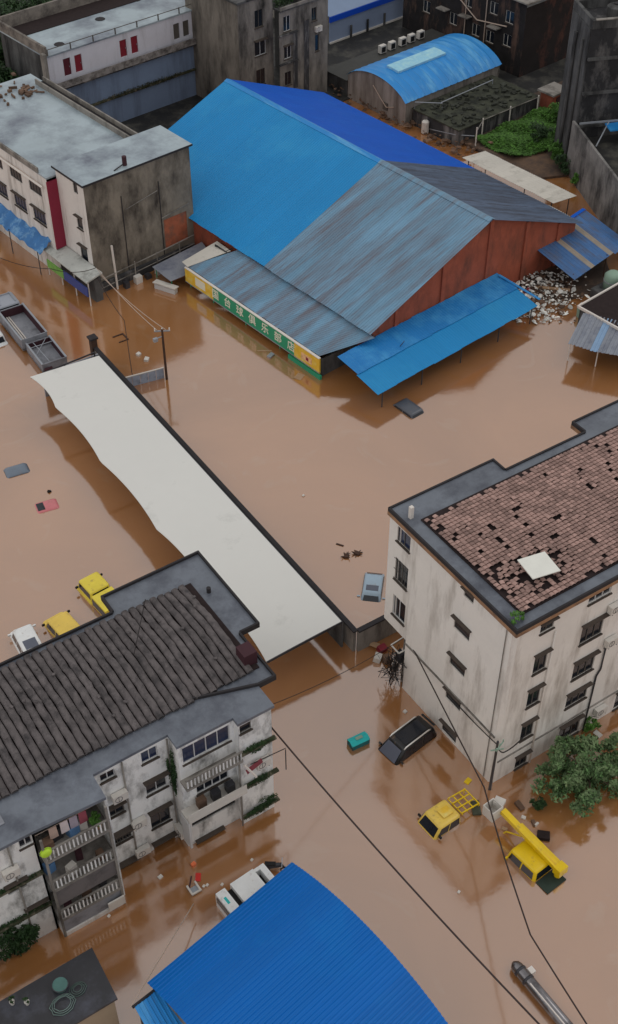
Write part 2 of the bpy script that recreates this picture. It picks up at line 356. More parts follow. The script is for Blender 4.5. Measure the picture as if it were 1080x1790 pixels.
for z, h in ((0.1, 1.55), (3.4, 1.25), (6.0, 1.5), (9.05, 1.55), (12.35, .75)):
    for xx in (37.65, 42.2, 46.2): fw.append((xx - x0, xx + 1.65 - x0, z, z + h, dict(hood=.28 if z < 12 else .12, mull=3, m_f=m_frame if z > 12 else m_framed)))
facade(RB, (x0, y0), X_, (0, -1), .22, x1 - x0, -1, 13.3, fw, m_rwall)
MB().add([(x0, y0 + .22, -1), (x0 + .22, y0, -1), (x0 + .22, y0, 13.3), (x0, y0 + .22, 13.3)], [(0, 1, 2, 3)]).build('corner_wall', m_rwall, RB)
MB().box(x1 - .01, x1, y0, yb, -1, 13.3).box(x0 + 1.5, x1, 38.4, 38.42, -1, 4.5).box(x0, x1, yb - 1, yb - .98, 4.6, 13.3).build('back_wall', m_rwall, RB)
MB().box(x0 - .07, x0 + .004, y0 + .25, 38.4, 4.18, 4.3).box(x0 + .25, x1, y0 - .06, y0 + .004, 1.95, 2.05).build('ledge', m_conc, RB)
MB().tube([(35.42, y0 - .08, 11.7), (35.42, y0 - .08, -.5)], .055, 8).build('drain_pipe', m_pipe, RB, True)
MB().tube([(39.95, y0 - .08, 8.2), (39.95, y0 - .08, 5.6), (39.7, y0 - .08, 5.1), (39.7, y0 - .08, -.5)], .06, 8).build('drain_pipe', m_steeld, RB, True)
MB().tube([(x0 - .06, y0 + .6, 13.2), (x0 - .06, y0 + .6, .1)], .03, 6).build('cable_duct', m_conc, RB)
for c in ((39.75, y0, 10.75), (40.15, y0, 7.7), (40.75, y0, 1.0), (41.1, y0, 11.2)): aircon(RB, c, X_, (0, -1))
out = [(x0 - .06, y0 - .12), (x1 + .1, y0 - .12), (x1 + .1, 40.78), (46.3, 40.78), (46.3, 39.66), (40.1, 39.66), (40.1, 40.76), (x0 - .06, 40.76)]
sl = MB().prism(out, 13.3, 13.52).build('roof_slab', m_slab, RB)
def rimpoly(par, poly, zb, zt, wd, m, name, off=0.0):
    mb = MB(); n = len(poly)
    for i in range(n):
        a, b = Vector((*poly[i], 0)), Vector((*poly[(i + 1) % n], 0)); d = (b - a).normalized(); q = Vector((-d.y, d.x, 0)) * (wd / 2 - off)
        ext = d * (wd / 2)
        mb.bar(a + q - ext * 0 + Vector((0, 0, (zb + zt) / 2)), b + q + Vector((0, 0, (zb + zt) / 2 + .0007 * (i % 2))), wd, zt - zb)
    return mb.build(name, m, par)
rimpoly(sl, out, 13.36, 13.62, .12, m_rim, 'coping', .012)
rimpoly(sl, out, 13.10, 13.36, .1, m_rust, 'fascia', .03)
MB().box(33.4, x1 - .6, 30.4, 38.98, 13.52, 13.6).build('tile_deck', m_deck, sl)
# clay tiles: the largest in view as parts of the roof, the rest joined
tm = MB(); W_, D_ = .285, .26
seg = 5
for k in range(2):
    pass
vs = []; fs = []
for yy, dz in ((0, .05), (D_ - .008, .0)):
    for i in range(seg + 1):
        a = math.pi * i / seg; vs.append((W_ / 2 - W_ / 2 * .98 * math.cos(a), yy, dz + .075 * math.sin(a)))
for i in range(seg): fs.append((i, i + 1, seg + 2 + i, seg + 1 + i))
nb = len(vs); vs += [(x, y, z - .022) for x, y, z in vs[:seg + 1]]; fs += [(i + 1, i, nb + i, nb + i + 1) for i in range(seg)]
tme = bpy.data.meshes.new('roof_tile'); tme.from_pydata(vs, [], fs); tme.update(); tme.materials.append(m_tile)
rg = random.Random(3); cand = []; nx = int((x1 - .6 - 33.45) / W_); ny = int((38.95 - 30.45) / D_)
holes = set()
clusters = [(rg.uniform(2, 66), rg.uniform(2, ny - 2), rg.uniform(1.2, 4.5)) for _ in range(11)] + [(3, 5, 2.5), (9, 3, 3), (6, 12, 3), (14, 2, 3)]
for _ in range(62):
    cx_, cy_, cr_ = clusters[rg.randrange(len(clusters))]; i, j = (int(rg.gauss(cx_, cr_)), int(rg.gauss(cy_, cr_))) if rg.random() < .75 else (rg.randrange(0, 66), rg.randrange(0, ny)); holes.add((i, j))
    if rg.random() < .2: holes.add((i + 1, j))
    if rg.random() < .25: holes.add((i, j + 1))
for i in range(nx):
    for j in range(ny):
        X, Y = 33.45 + i * W_, 30.45 + j * D_
        dd = math.hypot((X - 36.0) / 1.9, (Y - 32.3) / 1.1)
        if (i, j) in holes: continue
        if dd < 1.0 and rg.random() < .30: continue
        if (j == 0 or j == ny - 1 or i == 0 or (i < 3 and j < 14 and rg.random() < .35)) and rg.random() < .16: continue
        crown = .10 * (1 - abs(Y - 34.7) / 4.3)
        mess = dd < 1.25 or rg.random() < .04
        cand.append((X, Y, 13.64 + crown + (rg.uniform(0, .07) if mess else rg.uniform(0, .012)), rg.uniform(-.35, .35) if mess else rg.gauss(0, .03), rg.uniform(-.22, .22) if mess else 0))
cand.sort(key=lambda t: (t[0] * .553 + t[1] * .833))
MBt = MB()
for k, (X, Y, z, a, tl) in enumerate(cand):
    if X > 53.5: continue
    if k < 300:
        o = bpy.data.objects.new('roof_tile', tme); C.objects.link(o); o.parent = sl
        o.location = Vector((X, Y, z)) - ORG[RB.name]; o.rotation_euler = (tl, tl * .5, a)
    else:
        Mx = Matrix.Translation((X, Y, z)) @ Matrix.Rotation(a, 4, 'Z') @ Matrix.Rotation(tl, 4, 'X'); MBt.add([Mx @ Vector(p) for p in vs], fs)
MBt.build('roof_tiles', m_tile, sl, kind='stuff')
MB().box(32.95, 33.17, 39.35, 39.57, 13.52, 14.35).build('vent_stack', m_pipe, sl)
mb, _ = foliage((32.95, 30.25, 13.75), (.45, .4, .3), 260, .07, 6, seed=5); mb.build('weeds', m_leafg, sl)
wp = MB(); a = Vector((35.33, 33.12, 14.25)); e = Vector((1.6, -.36, .04)); g = Vector((-.2, -1.5, -.06))
wp.sheet(a, a + e, a + e + g, a + g, -.06)
solo('roof_panel', wp, mat('cream_panel', A(188, 186, 176, 1.8), .6, .04), 'loose white rectangular panel lying on the reddish tile roof', 'panel', (36, 32.3, 13.9))

# ================================================================ apartment block with the dark ribbed roof (left)
LB = thing('apartment_block', 'stained cream apartment block with dark ribbed roof and balconies', 'building', (20, 36, 0))
zt = 9.15
n_ = (0, -1)
def LF(Y, xa, xb, za, zb_, wins, **k): facade(LB, (0, Y), X_, n_, xa, xb, za, zb_, wins, m_lwall, **k)
fr = dict(m_f=m_frame, mull=2)
LF(35.45, -6, 7.55, -1, zt, [(6.75, 7.42, 8.35, 9.0, fr), (3.2, 4.2, 8.2, 9.0, fr), (2.4, 3.6, 5.0, 6.1, dict(hood=.25)), (5.6, 6.6, 5.15, 5.95, dict(hood=.25, sill=False)), (6.2, 7.3, 2.3, 3.2, dict(hood=.25, sill=False))])
# left balcony stack
MB().box(7.45, 7.55, 35.45, 36.8, -1, zt).box(11.25, 11.4, 35.2, 36.79, -1, zt).build('balcony_cheek', m_lwall, LB)
LF(36.6, 7.55, 11.25, -1, zt, [(7.8, 8.5, 6.25, 8.3, dict(mull=1)), (9.3, 10.8, 7.0, 8.4, fr), (7.9, 9.6, 4.2, 5.6, fr), (10.1, 10.9, 3.2, 5.3, dict(mull=1)), (8.6, 10.6, .9, 2.6, dict(mull=3))], name='balcony_back_wall')
MB().box(7.72, 11.05, 34.84, 34.88, 2.95, 4.42).build('grey_shutter', mat('dull_grey_panel', A(86, 82, 82), .7, .12, .8, A(60, 58, 58), .4, 1), LB)
MB().sheet((10.2, 34.7, .3), (11.15, 34.7, .3), (11.15, 34.7, 1.0), (10.2, 34.7, 1.0), -.1).build('meter_cabinet', m_ac, LB)
def balcony(xa, xb, yo, yi, z, rail, col=True):
    b = MB().box(xa, xb, yo, yi, z - .14, z).build('balcony', m_conc, LB)
    r = MB(); r.bar((xa, yo + .05, z + rail), (xb, yo + .05, z + rail), .09, .08); r.bar((xa, yo + .05, z + .06), (xb, yo + .05, z + .06), .08, .06)
    r.build('rail', m_conc, b)
    nb_ = int((xb - xa) / .21); bm_ = box(-.035, .035, -.035, .035, .09, rail - .04); me = None
    for i in range(nb_):
        X = xa + .1 + i * (xb - xa - .2) / (nb_ - 1)
        if me is None:
            o = bm_.build('baluster', m_lwall, b); o.parent = b; o.data.transform(Matrix.Translation(ORG[LB.name])); me = o.data
        else: o = bpy.data.objects.new('baluster', me); C.objects.link(o); o.parent = b
        o.location = Vector((X, yo + .05, z)) - ORG[LB.name]
    return b
for z in (7.2, 4.55, 1.65): balcony(7.6, 11.2, 34.75, 36.58, z, .85)
MB().box(7.62, 11.18, 34.83, 34.87, .35, 1.45).build('parapet_panel', m_trail, LB)
MB().box(7.6, 11.2, 34.75, 36.58, -.9, .3).build('porch_base', m_white, LB)
for x in (7.66, 11.12): MB().box(x - .06, x + .06, 34.74, 34.86, -.9, zt).build('balcony_column', m_conc, LB)
# recessed middle
midw = [(11.75, 12.6, 8.2, 8.85, fr), (11.8, 12.75, 4.95, 5.85, dict(hood=.3)), (11.85, 12.9, 2.35, 3.35, dict(hood=.4, bars=True)), (11.85, 12.95, -.5, .4, dict(hood=.4)),
        (14.1, 15.05, 8.0, 8.95, dict(m_g=m_glassb, m_f=m_frame)), (14.1, 15.35, 5.15, 6.35, dict(hood=.3, m_f=m_frame)), (14.1, 15.3, 2.0, 3.55, dict(hood=.3)), (14.05, 15.4, -.45, .6, dict(hood=.35))]
LF(36.8, 11.4, 15.75, -1, zt, midw)
aircon(LB, (12.55, 36.8, 6.35), X_, n_)
# glazed bay on the right
MB().wall((15.75, 35.9), Y_, (-1, 0), 0, .9, -1, zt, []).build('bay_side_wall', m_lwall, LB)
LF(35.9, 15.75, 19.1, -1, zt, [(16.0, 18.85, 7.55, 8.9, dict(m_f=m_frame, mull=4, m_g=m_glassb)), (16.1, 18.9, 1.65, 2.95, dict(mull=3, sill=False)), (16.6, 18.6, 4.35, 5.9, dict(mull=4, m_f=m_frame)), (16.3, 17.9, -.6, .1, dict(hood=.3))])
balcony(15.7, 19.15, 35.15, 35.9, 6.35, .75); 
b = MB().box(15.55, 19.2, 35.0, 35.9, 3.55, 3.72).build('balcony', m_ac, LB); MB().sheet((15.55, 35.0, 3.5), (19.2, 35.0, 3.5), (19.2, 35.02, 4.25), (15.55, 35.02, 4.25), .05).build('parapet', m_ac, b)
MB().box(15.5, 15.62, 35.0, 35.9, 1.2, 3.55).build('balcony_column', m_frame, LB)
aircon(LB, (15.75, 36.35, .9), Y_, (-1, 0))
LF(35.45, 19.1, 21.15, -1, zt, [(19.2, 19.9, 8.3, 8.95, dict(mull=1)), ])
MB().box(19.1, 19.11, 35.45, 35.9, -1, zt).build('return_wall', m_lwall, LB)
MB().wall((21.15, 35.45), Y_, (1, 0), 0, 11, -1, zt, []).build('end_wall', m_lwall, LB)
MB().wall((22.2, 40.5), Y_, (1, 0), 0, 6.4, -1, zt, []).wall((21.15, 40.5), X_, (0, -1), 0, 1.05, -1, zt, []).wall((-6, 45.6), X_, (0, 1), 0, 28.2, -1, zt, []).build('back_wall', m_lwall, LB)
for z, xa, xb in ((6.6, 19.0, 21.3), (3.55, 19.0, 21.4), (.75, 19.0, 21.4), (5.75, -6, 7.5), (2.75, -6, 7.5)):
    MB().box(xa, xb, 35.2, 35.46, z, z + .12).build('mossy_ledge', m_moss, LB)
    mb, _ = foliage(((xa + xb) / 2, 35.3, z + .1), ((xb - xa) / 2, .16, .34), int(330 * (xb - xa)), .06, 22, seed=int(z * 10)); mb.build('ledge_weeds', m_leafd, LB, kind='stuff')
out = [(-6, 35.35), (7.45, 35.35), (11.35, 35.15), (11.4, 36.7), (15.7, 36.8), (15.7, 35.85), (19.05, 35.85), (19.05, 35.35), (21.3, 35.35), (21.3, 36.9), (22.4, 36.9), (22.4, 40.58), (23.65, 40.58), (23.65, 47.4), (17.2, 47.3), (17.2, 45.9), (-6, 45.75)]
sl = MB().prism(out, zt, zt + .2).build('roof_slab', m_slab, LB)
rimpoly(sl, out[9:], zt, zt + .38, .12, m_rim, 'coping', .012)
for i in range(1):
    pass
# ribs of the dark roof, one row each
def rib_row(X, ya, yb_, rgn):
    mb = MB(); n = 22; vs_ = []; w2 = .205
    for k in range(n + 1):
        y = ya + (yb_ - ya) * k / n; cr = .36 * (1 - abs(y - 41.7) / 4); st = .025 * (k % 2)
        dx = rgn.gauss(0, .014); dz = rgn.gauss(0, .02)
        for i in range(7):
            a = math.pi * i / 6; vs_.append((X + dx - w2 * math.cos(a), y, zt + .26 + cr + dz + st + .14 * math.sin(a)))
    fs_ = [(k * 7 + i, k * 7 + i + 1, (k + 1) * 7 + i + 1, (k + 1) * 7 + i) for k in range(n) for i in range(6)]
    fs_ += [tuple(range(7)), tuple(reversed(range(n * 7, n * 7 + 7)))]
    mb.add(vs_, fs_); return mb
rgn = random.Random(11)
MB().box(-5.5, 22.0, 37.95, 45.45, zt + .2, zt + .27).build('tile_deck', m_deck, sl)
X = -5
while X < 21.8:
    rib_row(X, 37.85 + rgn.uniform(-.06, .06), 45.5 + rgn.uniform(-.15, .1), rgn).build('tile_row', m_ltile, sl, True); X += .455
for k in range(40):
    Xp, Yp = rgn.uniform(4, 21.5), rgn.uniform(38.2, 45.2)
bk = MB()
for k in range(26):
    Xp, Yp = rgn.uniform(4, 21.5), rgn.uniform(38.2, 45.2); bk.xbox(.14, .2, .05, Matrix.Translation((Xp, Yp, zt + .5 + .36 * (1 - abs(Yp - 41.7) / 4))) @ Matrix.Rotation(rgn.uniform(0, 3), 4, 'Z') @ Matrix.Rotation(.3, 4, 'X'))
bk.build('broken_tiles', m_ltile, sl, kind='stuff')
MB().tube([(22.55, 44.3, zt + .2), (22.55, 44.3, zt + .55)], .13, 10).build('roof_vent', m_rim, sl)
MB().box(21.3, 22.1, 38.3, 39.2, zt + .2, zt + 1.15).build('roof_tank', m_maroon, sl)
MB().box(5.9, 6.6, 36.5, 37.2, zt + .2, zt + .26).build('roof_hatch', m_trail, sl)
MB().tube([(19.0, 45.2, zt + .9), (16.6, 42.0, zt + .9)], .025, 6).build('loose_cable', m_cable, sl)
MB().bar((19.15, 35.1, 6.0), (19.65, 34.7, 5.0), .1, .1).build('awning_pole', m_pipe, LB)
# things kept on the balconies
gb = thing('laundry_basket', 'bright lime green round basin hung on the upper left balcony', 'basin', (7.75, 34.7, 7.9)); MB().tube([(7.75, 34.78, 8.1), (7.75, 34.66, 8.1), (7.75, 34.6, 8.1)], [.3, .28, .2], 14).build('bowl', mat('lime_plastic', A(150, 180, 50), .5), gb, True)
MB().tube([(7.75 + .31 * math.cos(i * .45), 34.79, 8.1 + .31 * math.sin(i * .45)) for i in range(15)], .02, 5).build('rim', mat('lime_plastic', (0, 0, 0)), gb, True)
pl = thing('potted_plant', 'leafy dark green potted plant at the right of the upper balcony', 'plant', (10.7, 35.2, 7.2)); mb, _ = foliage((10.7, 35.2, 8.0), (.45, .35, .5), 500, .08, 8, seed=9); mb.build('leaves', m_leafg, pl); MB().tube([(10.7, 35.2, 7.2), (10.7, 35.2, 7.55)], [.16, .2], 10).build('pot', m_rust, pl)
# clutter, units and pipes on the cream block's front
rg = random.Random(33)
for i, (lv, xs_) in enumerate(((7.2, (8.1, 8.7, 9.5, 10.1)), (4.55, (8.0, 8.9, 9.6, 10.5)), (1.65, (8.3, 9.4, 10.4)))):
    for j, x in enumerate(xs_):
        h = rg.uniform(.4, .95); MB().xbox(rg.uniform(.3, .6), rg.uniform(.3, .5), h, Matrix.Translation((x, rg.uniform(35.2, 36.1), lv + h / 2)) @ Matrix.Rotation(rg.uniform(-.3, .3), 4, 'Z')).build('stored_box', (m_trashd, m_steeld, mat('faded_blue_plastic', A(72, 104, 140), .6), m_ac, m_maroon)[(i * 2 + j) % 5], LB)
for c, d, n in (((13.35, 36.8, 3.2), X_, n_), ((13.3, 36.8, .5), X_, n_), ((20.4, 35.45, 4.8), X_, n_), ((6.0, 35.45, 6.9), X_, n_), ((2.5, 35.45, 3.4), X_, n_)): aircon(LB, c, d, n)
for x, z0, z1 in ((13.0, -.5, 9.1), (15.6, -.5, 9.1), (6.2, -.5, 9.1), (19.0, -.5, 6.4)): MB().tube([(x, 36.72 if 11.4 < x < 15.8 else 35.38, z1), (x, 36.72 if 11.4 < x < 15.8 else 35.38, z0)], .05, 8).build('drain_pipe', m_conc, LB, True)
mb, _ = foliage((15.55, 36.5, 6.2), (.25, .35, 2.4), 900, .07, 16, seed=91); mb.build('creeper', m_leafd, LB, kind='stuff')
mb, _ = foliage((20.6, 35.35, 1.1), (.8, .15, .5), 500, .06, 10, seed=92); mb.build('creeper', m_leafd, LB, kind='stuff')
for x in (16.4, 17.3, 18.2): MB().box(x, x + .5, 35.4, 35.75, 3.72, 4.3 + .2 * (x % 1)).build('stored_box', m_trashd if x < 17 else m_steeld, LB)
MB().sheet((19.3, 35.05, 5.1), (20.3, 35.05, 5.45), (20.3, 35.25, 5.6), (19.3, 35.25, 5.25), -.04).build('hanging_cloth', mat('dull_red_cloth', A(104, 48, 54), .8, .15), LB)
bl = thing('laundry_line', 'pale clothes hanging on a line across the upper balcony', 'laundry', (9.3, 35.5, 8.5))
MB().tube([(7.6, 35.5, 8.7), (11.2, 35.5, 8.7)], .015, 5).build('line', m_cableg, bl)
for i, (xx, cc) in enumerate(((8.3, A(150, 130, 120)), (8.9, A(170, 160, 160)), (9.4, A(128, 120, 130)), (9.9, A(120, 60, 70)))):
    mbx = MB(); mbx.sheet((xx, 35.5, 8.7), (xx + .4, 35.48, 8.7), (xx + .42, 35.42, 7.9), (xx - .02, 35.45, 7.85), .03); mbx.build('garment', mat('cloth_%d' % i, cc, .9), bl)
lw2 = thing('climbing_plant', 'green creeper spreading over the stained wall at lower left', 'plant', (5.2, 35.3, .5))
mb, _ = foliage((5.1, 35.25, 1.3), (1.5, .3, 1.6), 1700, .11, 22, seed=21); mb.build('leaves', m_leafd, lw2); MB().tube([(5.4, 35.3, -.4), (5.2, 35.3, 1), (4.9, 35.35, 2.3)], [.05, .04, .02], 6).build('stem', m_bark, lw2)

# ================================================================ white canopy and its boundary wall
CN = thing('white_canopy', 'long white membrane canopy with scalloped edge over flooded yard', 'canopy', (28, 60, 0))
ya, yb_ = 43.05, 77.0; cusps = [43.05, 45.5, 53.3, 57.0, 65.4, 72.9, 77.4]
NS = 84; xn = [0, .12, .3, .5, .7, .88, 1]; vs = []; fs = []
cusps = [43.0, 50.0, 57.0, 65.4, 72.9, 77.5]
for k in range(NS + 1):
    y = cusps[0] + (cusps[-1] - cusps[0]) * k / NS
    j = max(i for i in range(len(cusps) - 1) if cusps[i] <= y + 1e-6); t = (y - cusps[j]) / (cusps[j + 1] - cusps[j])
    xl = 25.42 + .42 * 4 * t * (1 - t) * .75
    for q in xn:
        X = xl + (31.02 - xl) * q
        vs.append((X, y - (q * .75 * (k / NS)), 2.6 + .22 * q + .05 * math.sin(math.pi * q) * math.cos(2 * math.pi * t) * .5))
n7 = len(xn); fs = [(k * n7 + i, k * n7 + i + 1, (k + 1) * n7 + i + 1, (k + 1) * n7 + i) for k in range(NS) for i in range(n7 - 1)]
mem = MB().add(vs, fs); nv = len(vs); mem.add([(a, b_, c - .035) for a, b_, c in vs], [tuple(reversed(f)) for f in fs])
mem.build('membrane', m_sheetw, CN, True)
e = MB(); e.bar((25.45, 43.0, 2.53), (31.0, 43.0, 2.75), .1, .12); e.build('edge_beam', m_steeld, CN)
e = MB(); e.bar((31.06, 42.95, 2.74), (31.06, 76.9, 2.74), .08, .14); e.build('edge_beam', m_steeld, CN)
for y in cusps: MB().bar((25.5, y - .02, 2.48), (31.0, y - .02, 2.7), .08, .1).build('rafter', m_steeld, CN)
for y in cusps[1:]:
    MB().tube([(31.0, y + .06, -.8), (31.0, y + .06, 2.7)], .06, 8).build('post', m_steeld, CN); MB().tube([(28.4, y + .06, -.8), (28.4, y + .06, 2.5)], .05, 8).build('post', m_steeld, CN)
BW = thing('boundary_wall', 'long grey boundary wall with dark coping behind the white canopy', 'wall', (32, 60, 0))
MB().box(31.62, 31.84, 42.5, 79.2, -1, 1.9).build('wall', m_conc, BW); MB().box(31.56, 31.9, 42.4, 79.3, 1.9, 2.02).build('coping', m_rim, BW)
MB().box(31.2, 31.34, 43.2, 77.5, -1, 2.3).build('gutter_wall', m_dark2, BW)
MB().box(31.9, 39, 42.3, 42.52, -1, 1.86).build('cross_wall', m_conc, BW); MB().box(31.9, 39, 42.24, 42.58, 1.86, 1.98).build('coping', m_rim, BW)
MB().box(31.45, 31.95, 79.0, 79.5, -1, 2.75).build('gate_pillar', m_wdark, BW); MB().box(31.35, 32.05, 78.9, 79.6, 2.75, 2.9).build('pillar_cap', m_rim, BW)
MB().box(26.5, 31.4, 77.75, 77.9, -1, 2.2).build('far_wall', m_trail, BW)

# ================================================================ blue warehouse
WH = thing('warehouse', 'huge warehouse with half bright half faded blue gable roof', 'building', (71.4, 77, 0), HF)
ze, zr, xl, xr, xm = 3.5, 8.72, 58.1, 84.3, 71.6; yn, ym, yf = 59.4, 72.75, 94.6
sl_ = Vector((xm - xl, 0, zr - ze)); Ls = sl_.length
dl = Vector((xl - xm, 0, ze - zr)).normalized(); dr = Vector((xr - xm, 0, ze - zr)).normalized(); Lr = Vector((xr - xm, 0, zr - ze)).length
ns = 13; sheets(WH, 'roof_sheet', (xm, yn, zr), (0, 1, 0), dl, ns, (ym - yn) / ns, Ls, m_bluef)
nf = 21; sheets(WH, 'roof_sheet', (xm, ym, zr + .02), (0, 1, 0), dl, nf, (yf - ym) / nf, Ls, m_blue, h=.03)
sheets(WH, 'roof_sheet', (xm + .02, yn, zr), (0, 1, 0), dr, ns, (ym - yn) / ns, Lr, m_blueg)
sheets(WH, 'roof_sheet', (xm + .02, ym, zr + .02), (0, 1, 0), dr, nf, (yf - ym) / nf, Lr, m_blued, h=.03)  # right slope faces away from the light, its shade painted in
def ridge(y0, y1, m): MB().add([(xm - .35, y0, zr - .06), (xm, y0, zr + .1), (xm + .37, y0, zr - .06), (xm - .35, y1, zr - .06), (xm, y1, zr + .1), (xm + .37, y1, zr - .06)], [(0, 1, 4, 3), (1, 2, 5, 4)]).build('ridge_cap', m, WH)
ridge(yn, ym, m_bluef); ridge(ym, yf, m_hallr)
# near gable: bricks courses in relief, pilasters
def gz(x): return ze - .12 + (zr - ze) * (1 - abs(x - xm) / (xm - xl if x < xm else xr - xm))
gw = MB(); yg = 59.95
gw.add([(58.6, yg, -1), (83.9, yg, -1), (83.9, yg, gz(83.9)), (xm, yg, gz(xm)), (58.6, yg, gz(58.6))], [(0, 1, 2, 3, 4)]); gw.build('gable_wall', m_brick, WH)
for x in (61.5, 66.8, 72.2, 77.0, 81.5): MB().box(x - .22, x + .22, yg - .14, yg - .003, -1, gz(x) - .08).build('pilaster', m_brick, WH)
gw = MB(); gw.add([(58.6, 94, -1), (83.9, 94, -1), (83.9, 94, gz(83.9)), (xm, 94, gz(xm)), (58.6, 94, gz(58.6))], [(4, 3, 2, 1, 0)]); gw.box(58.6, 58.7, yg + .01, 94, -1, 3.4).box(83.8, 83.9, yg + .01, 94, -1, 3.4); gw.build('wall', m_brick, WH)
# awning along the gable
AW = thing('gable_awning', 'bright blue sheet awning along the brick gable', 'awning', (64, 57.4, 0), HF)
g1 = Vector((0, -2.45, -.36)); sheets(AW, 'awning_sheet', (55.0, 59.85, 2.62), (1, 0, 0), g1, 18, 1.03, g1.length, m_awn, h=.02)
g2 = Vector((0, -2.5, -.52)); sheets(AW, 'awning_sheet', (54.9, 57.5, 2.2), (1, 0, 0), g2, 18, 1.035, g2.length, m_blue, h=.02)
for x in (55.6, 60, 64.5, 69, 73): MB().tube([(x, 55.2, -.8), (x, 55.2, 1.65)], .05, 8).build('post', m_steeld, AW); MB().bar((x, 55.1, 1.6), (x, 59.8, 2.5), .06, .08).build('rafter', m_steeld, AW)
MB().tube([(60.0, 57.9, 2.25), (60.1, 57.5, 3.0)], .03, 6).build('stick', m_wdark, AW)
MB().bar((73.3, 59.4, 2.72), (74.2, 55.4, 1.85), .25, .05).build('edge_trim', m_awn, AW)
# lean-to with the sign
LT = thing('shop_canopy', 'lean-to shop canopy with green and yellow sign board in floodwater', 'canopy', (56.4, 70, 0), HF)
def skx(y, t): return y + (0 if t == 0 else 0)
dirx = Vector((54.5 - 58.35, 2.35, 2.02 - 3.25)); sheets(LT, 'roof_sheet', (58.35, 59.1, 3.25), (0, 1, 0), dirx, 17, 1.03, dirx.length, m_bluef, h=.03)
MB().tube([(58.38, 59.1, 3.36), (58.38, 76.7, 3.36)], .05, 6).build('flashing', m_rim, LT)
sg = MB().box(54.28, 54.42, 64.3, 75.1, .62, 1.95).build('sign_board', m_green, LT)
s1 = MB().box(54.28, 54.42, 75.1, 79.1, .62, 1.95).build('sign_board', m_yellow, LT); s2 = MB().box(54.28, 54.42, 61.2, 64.3, .5, 1.95).build('sign_board', m_yellow, LT)
MB().box(54.24, 54.46, 61.2, 79.1, 1.95, 2.02).build('sign_trim', m_pipe, LT); MB().box(54.25, 54.45, 61.2, 79.1, .55, .62).build('sign_trim', m_metal, LT)
MB().box(54.262, 54.28, 76.2, 77.6, .9, 1.7).build('sign_picture', m_letter, s1); MB().box(54.262, 54.28, 62.1, 63.4, .85, 1.5).build('sign_picture', mat('pink_print', A(196, 150, 110), .6, .3, 3), s2)
MB().box(54.255, 54.262, 62.5, 62.8, 1.0, 1.3).build('sign_picture', m_red, s2)
for i, ch in enumerate('国台球俱乐部店'):
    cu = bpy.data.curves.new('letter', 'FONT'); cu.body = ch; cu.size = .98; cu.extrude = .01; cu.align_x = 'CENTER'; cu.align_y = 'CENTER'; cu.resolution_u = 3; cu.offset = .012
    to = bpy.data.objects.new('letter_tmp', cu); C.objects.link(to); bpy.context.view_layer.update()
    me = bpy.data.meshes.new_from_object(to.evaluated_get(bpy.context.evaluated_depsgraph_get())); bpy.data.objects.remove(to)
    me.materials.clear(); me.materials.append(m_letter)
    o = bpy.data.objects.new('letter', me); C.objects.link(o); o.parent = sg; o.location = Vector((54.265, 74.75 - i * 1.68, 1.28)) - ORG[LT.name]; o.rotation_euler = (R_(90), 0, R_(-90))
for y in (62.0, 66.5, 71, 75.5, 78.8): MB().tube([(54.6, y, -.8), (54.6, y, .6)], .07, 8).build('post', m_green, LT); MB().bar((54.5, y, 1.85), (58.3, y - 1.5, 3.1), .08, .1).build('rafter', m_steeld, LT)
MB().box(54.2, 54.4, 61.0, 65.0, -.2, .38).build('shop_counter', m_green, LT)
MB().box(54.6, 58.5, 61.3, 61.4, -.5, 1.7).build('end_board', m_dark2, LT)
MB().box(57.6, 57.7, 61.5, 79, -.5, 3.0).build('shop_front', m_dark2, LT)
SP = thing('side_canopy', 'small pale sheet canopy between grey building and sign board', 'canopy', (54, 80, 0), HF)
MB().sheet((52.9, 79.4, 1.0), (57.4, 78.6, 1.5), (58.4, 82.0, 1.6), (53.0, 82.3, 1.05), .05).build('roof_sheet', m_corr, SP)
MB().sheet((54.4, 78.8, 2.1), (58, 77.2, 3.0), (58.2, 79.4, 2.9), (54.6, 79.9, 2.0), -.04).build('roof_sheet', m_wcorr, SP)
for p in ((53.2, 79.7), (53.2, 82), (57, 79)): MB().tube([(p[0], p[1], -.8), (p[0], p[1], 1.0)], .05, 6).build('post', m_green, SP)

# ================================================================ grey building beside the warehouse
GB = thing('grey_building', 'old building with bare stained concrete end wall and wet pale roof', 'building', (53, 85.5, 0), HF)
gx0, gx1, gy0, gy1, gzt = 47.75, 58.7, 83.45, 87.7, 10.4
MB().wall((gx0, gy0), X_, (0, -1), 0, gx1 - gx0, -.5, gzt, [(7.65, 10.2, 1.4, 4.3)], .08).build('end_wall', m_gend, GB)
MB().wall((gx0 + 7.65, gy0 + .08), X_, (0, -1), 0, 2.55, 1.4, 4.3, []).build('brick_patch', mat('bare_brick', A(140, 80, 58), .9, .25, 1.5, A(84, 72, 64), .4, .9, bump=.4), GB)
for x in (51.25, 55.15): MB().box(x, x + .07, gy0 - .05, gy0 - .002, .6, gzt - 2.2).build('downpipe', m_rim, GB)
MB().bar((55.2, gy0 - .06, 4.6), (58.2, gy0 - .06, 5.0), .06, .1).bar((51.5, gy0 - .04, 6.8), (55, gy0 - .04, 7.4), .05, .06).build('concrete_band', m_conc, GB)
facade(GB, (gx0, gy0), Y_, (-1, 0), 0, gy1 - gy0, -.5, gzt, [(.95, 1.6, 9.2, 10.25, dict(mull=1, sill=False)), (.9, 1.75, 5.8, 6.95, dict(mull=1, hood=.3)), (.75, 1.85, 2.6, 4.1, dict(mull=1, hood=.3))], m_white)
MB().wall((gx1, gy0), Y_, (1, 0), 0, gy1 - gy0, -.5, gzt, []).build('side_wall', m_gend, GB)
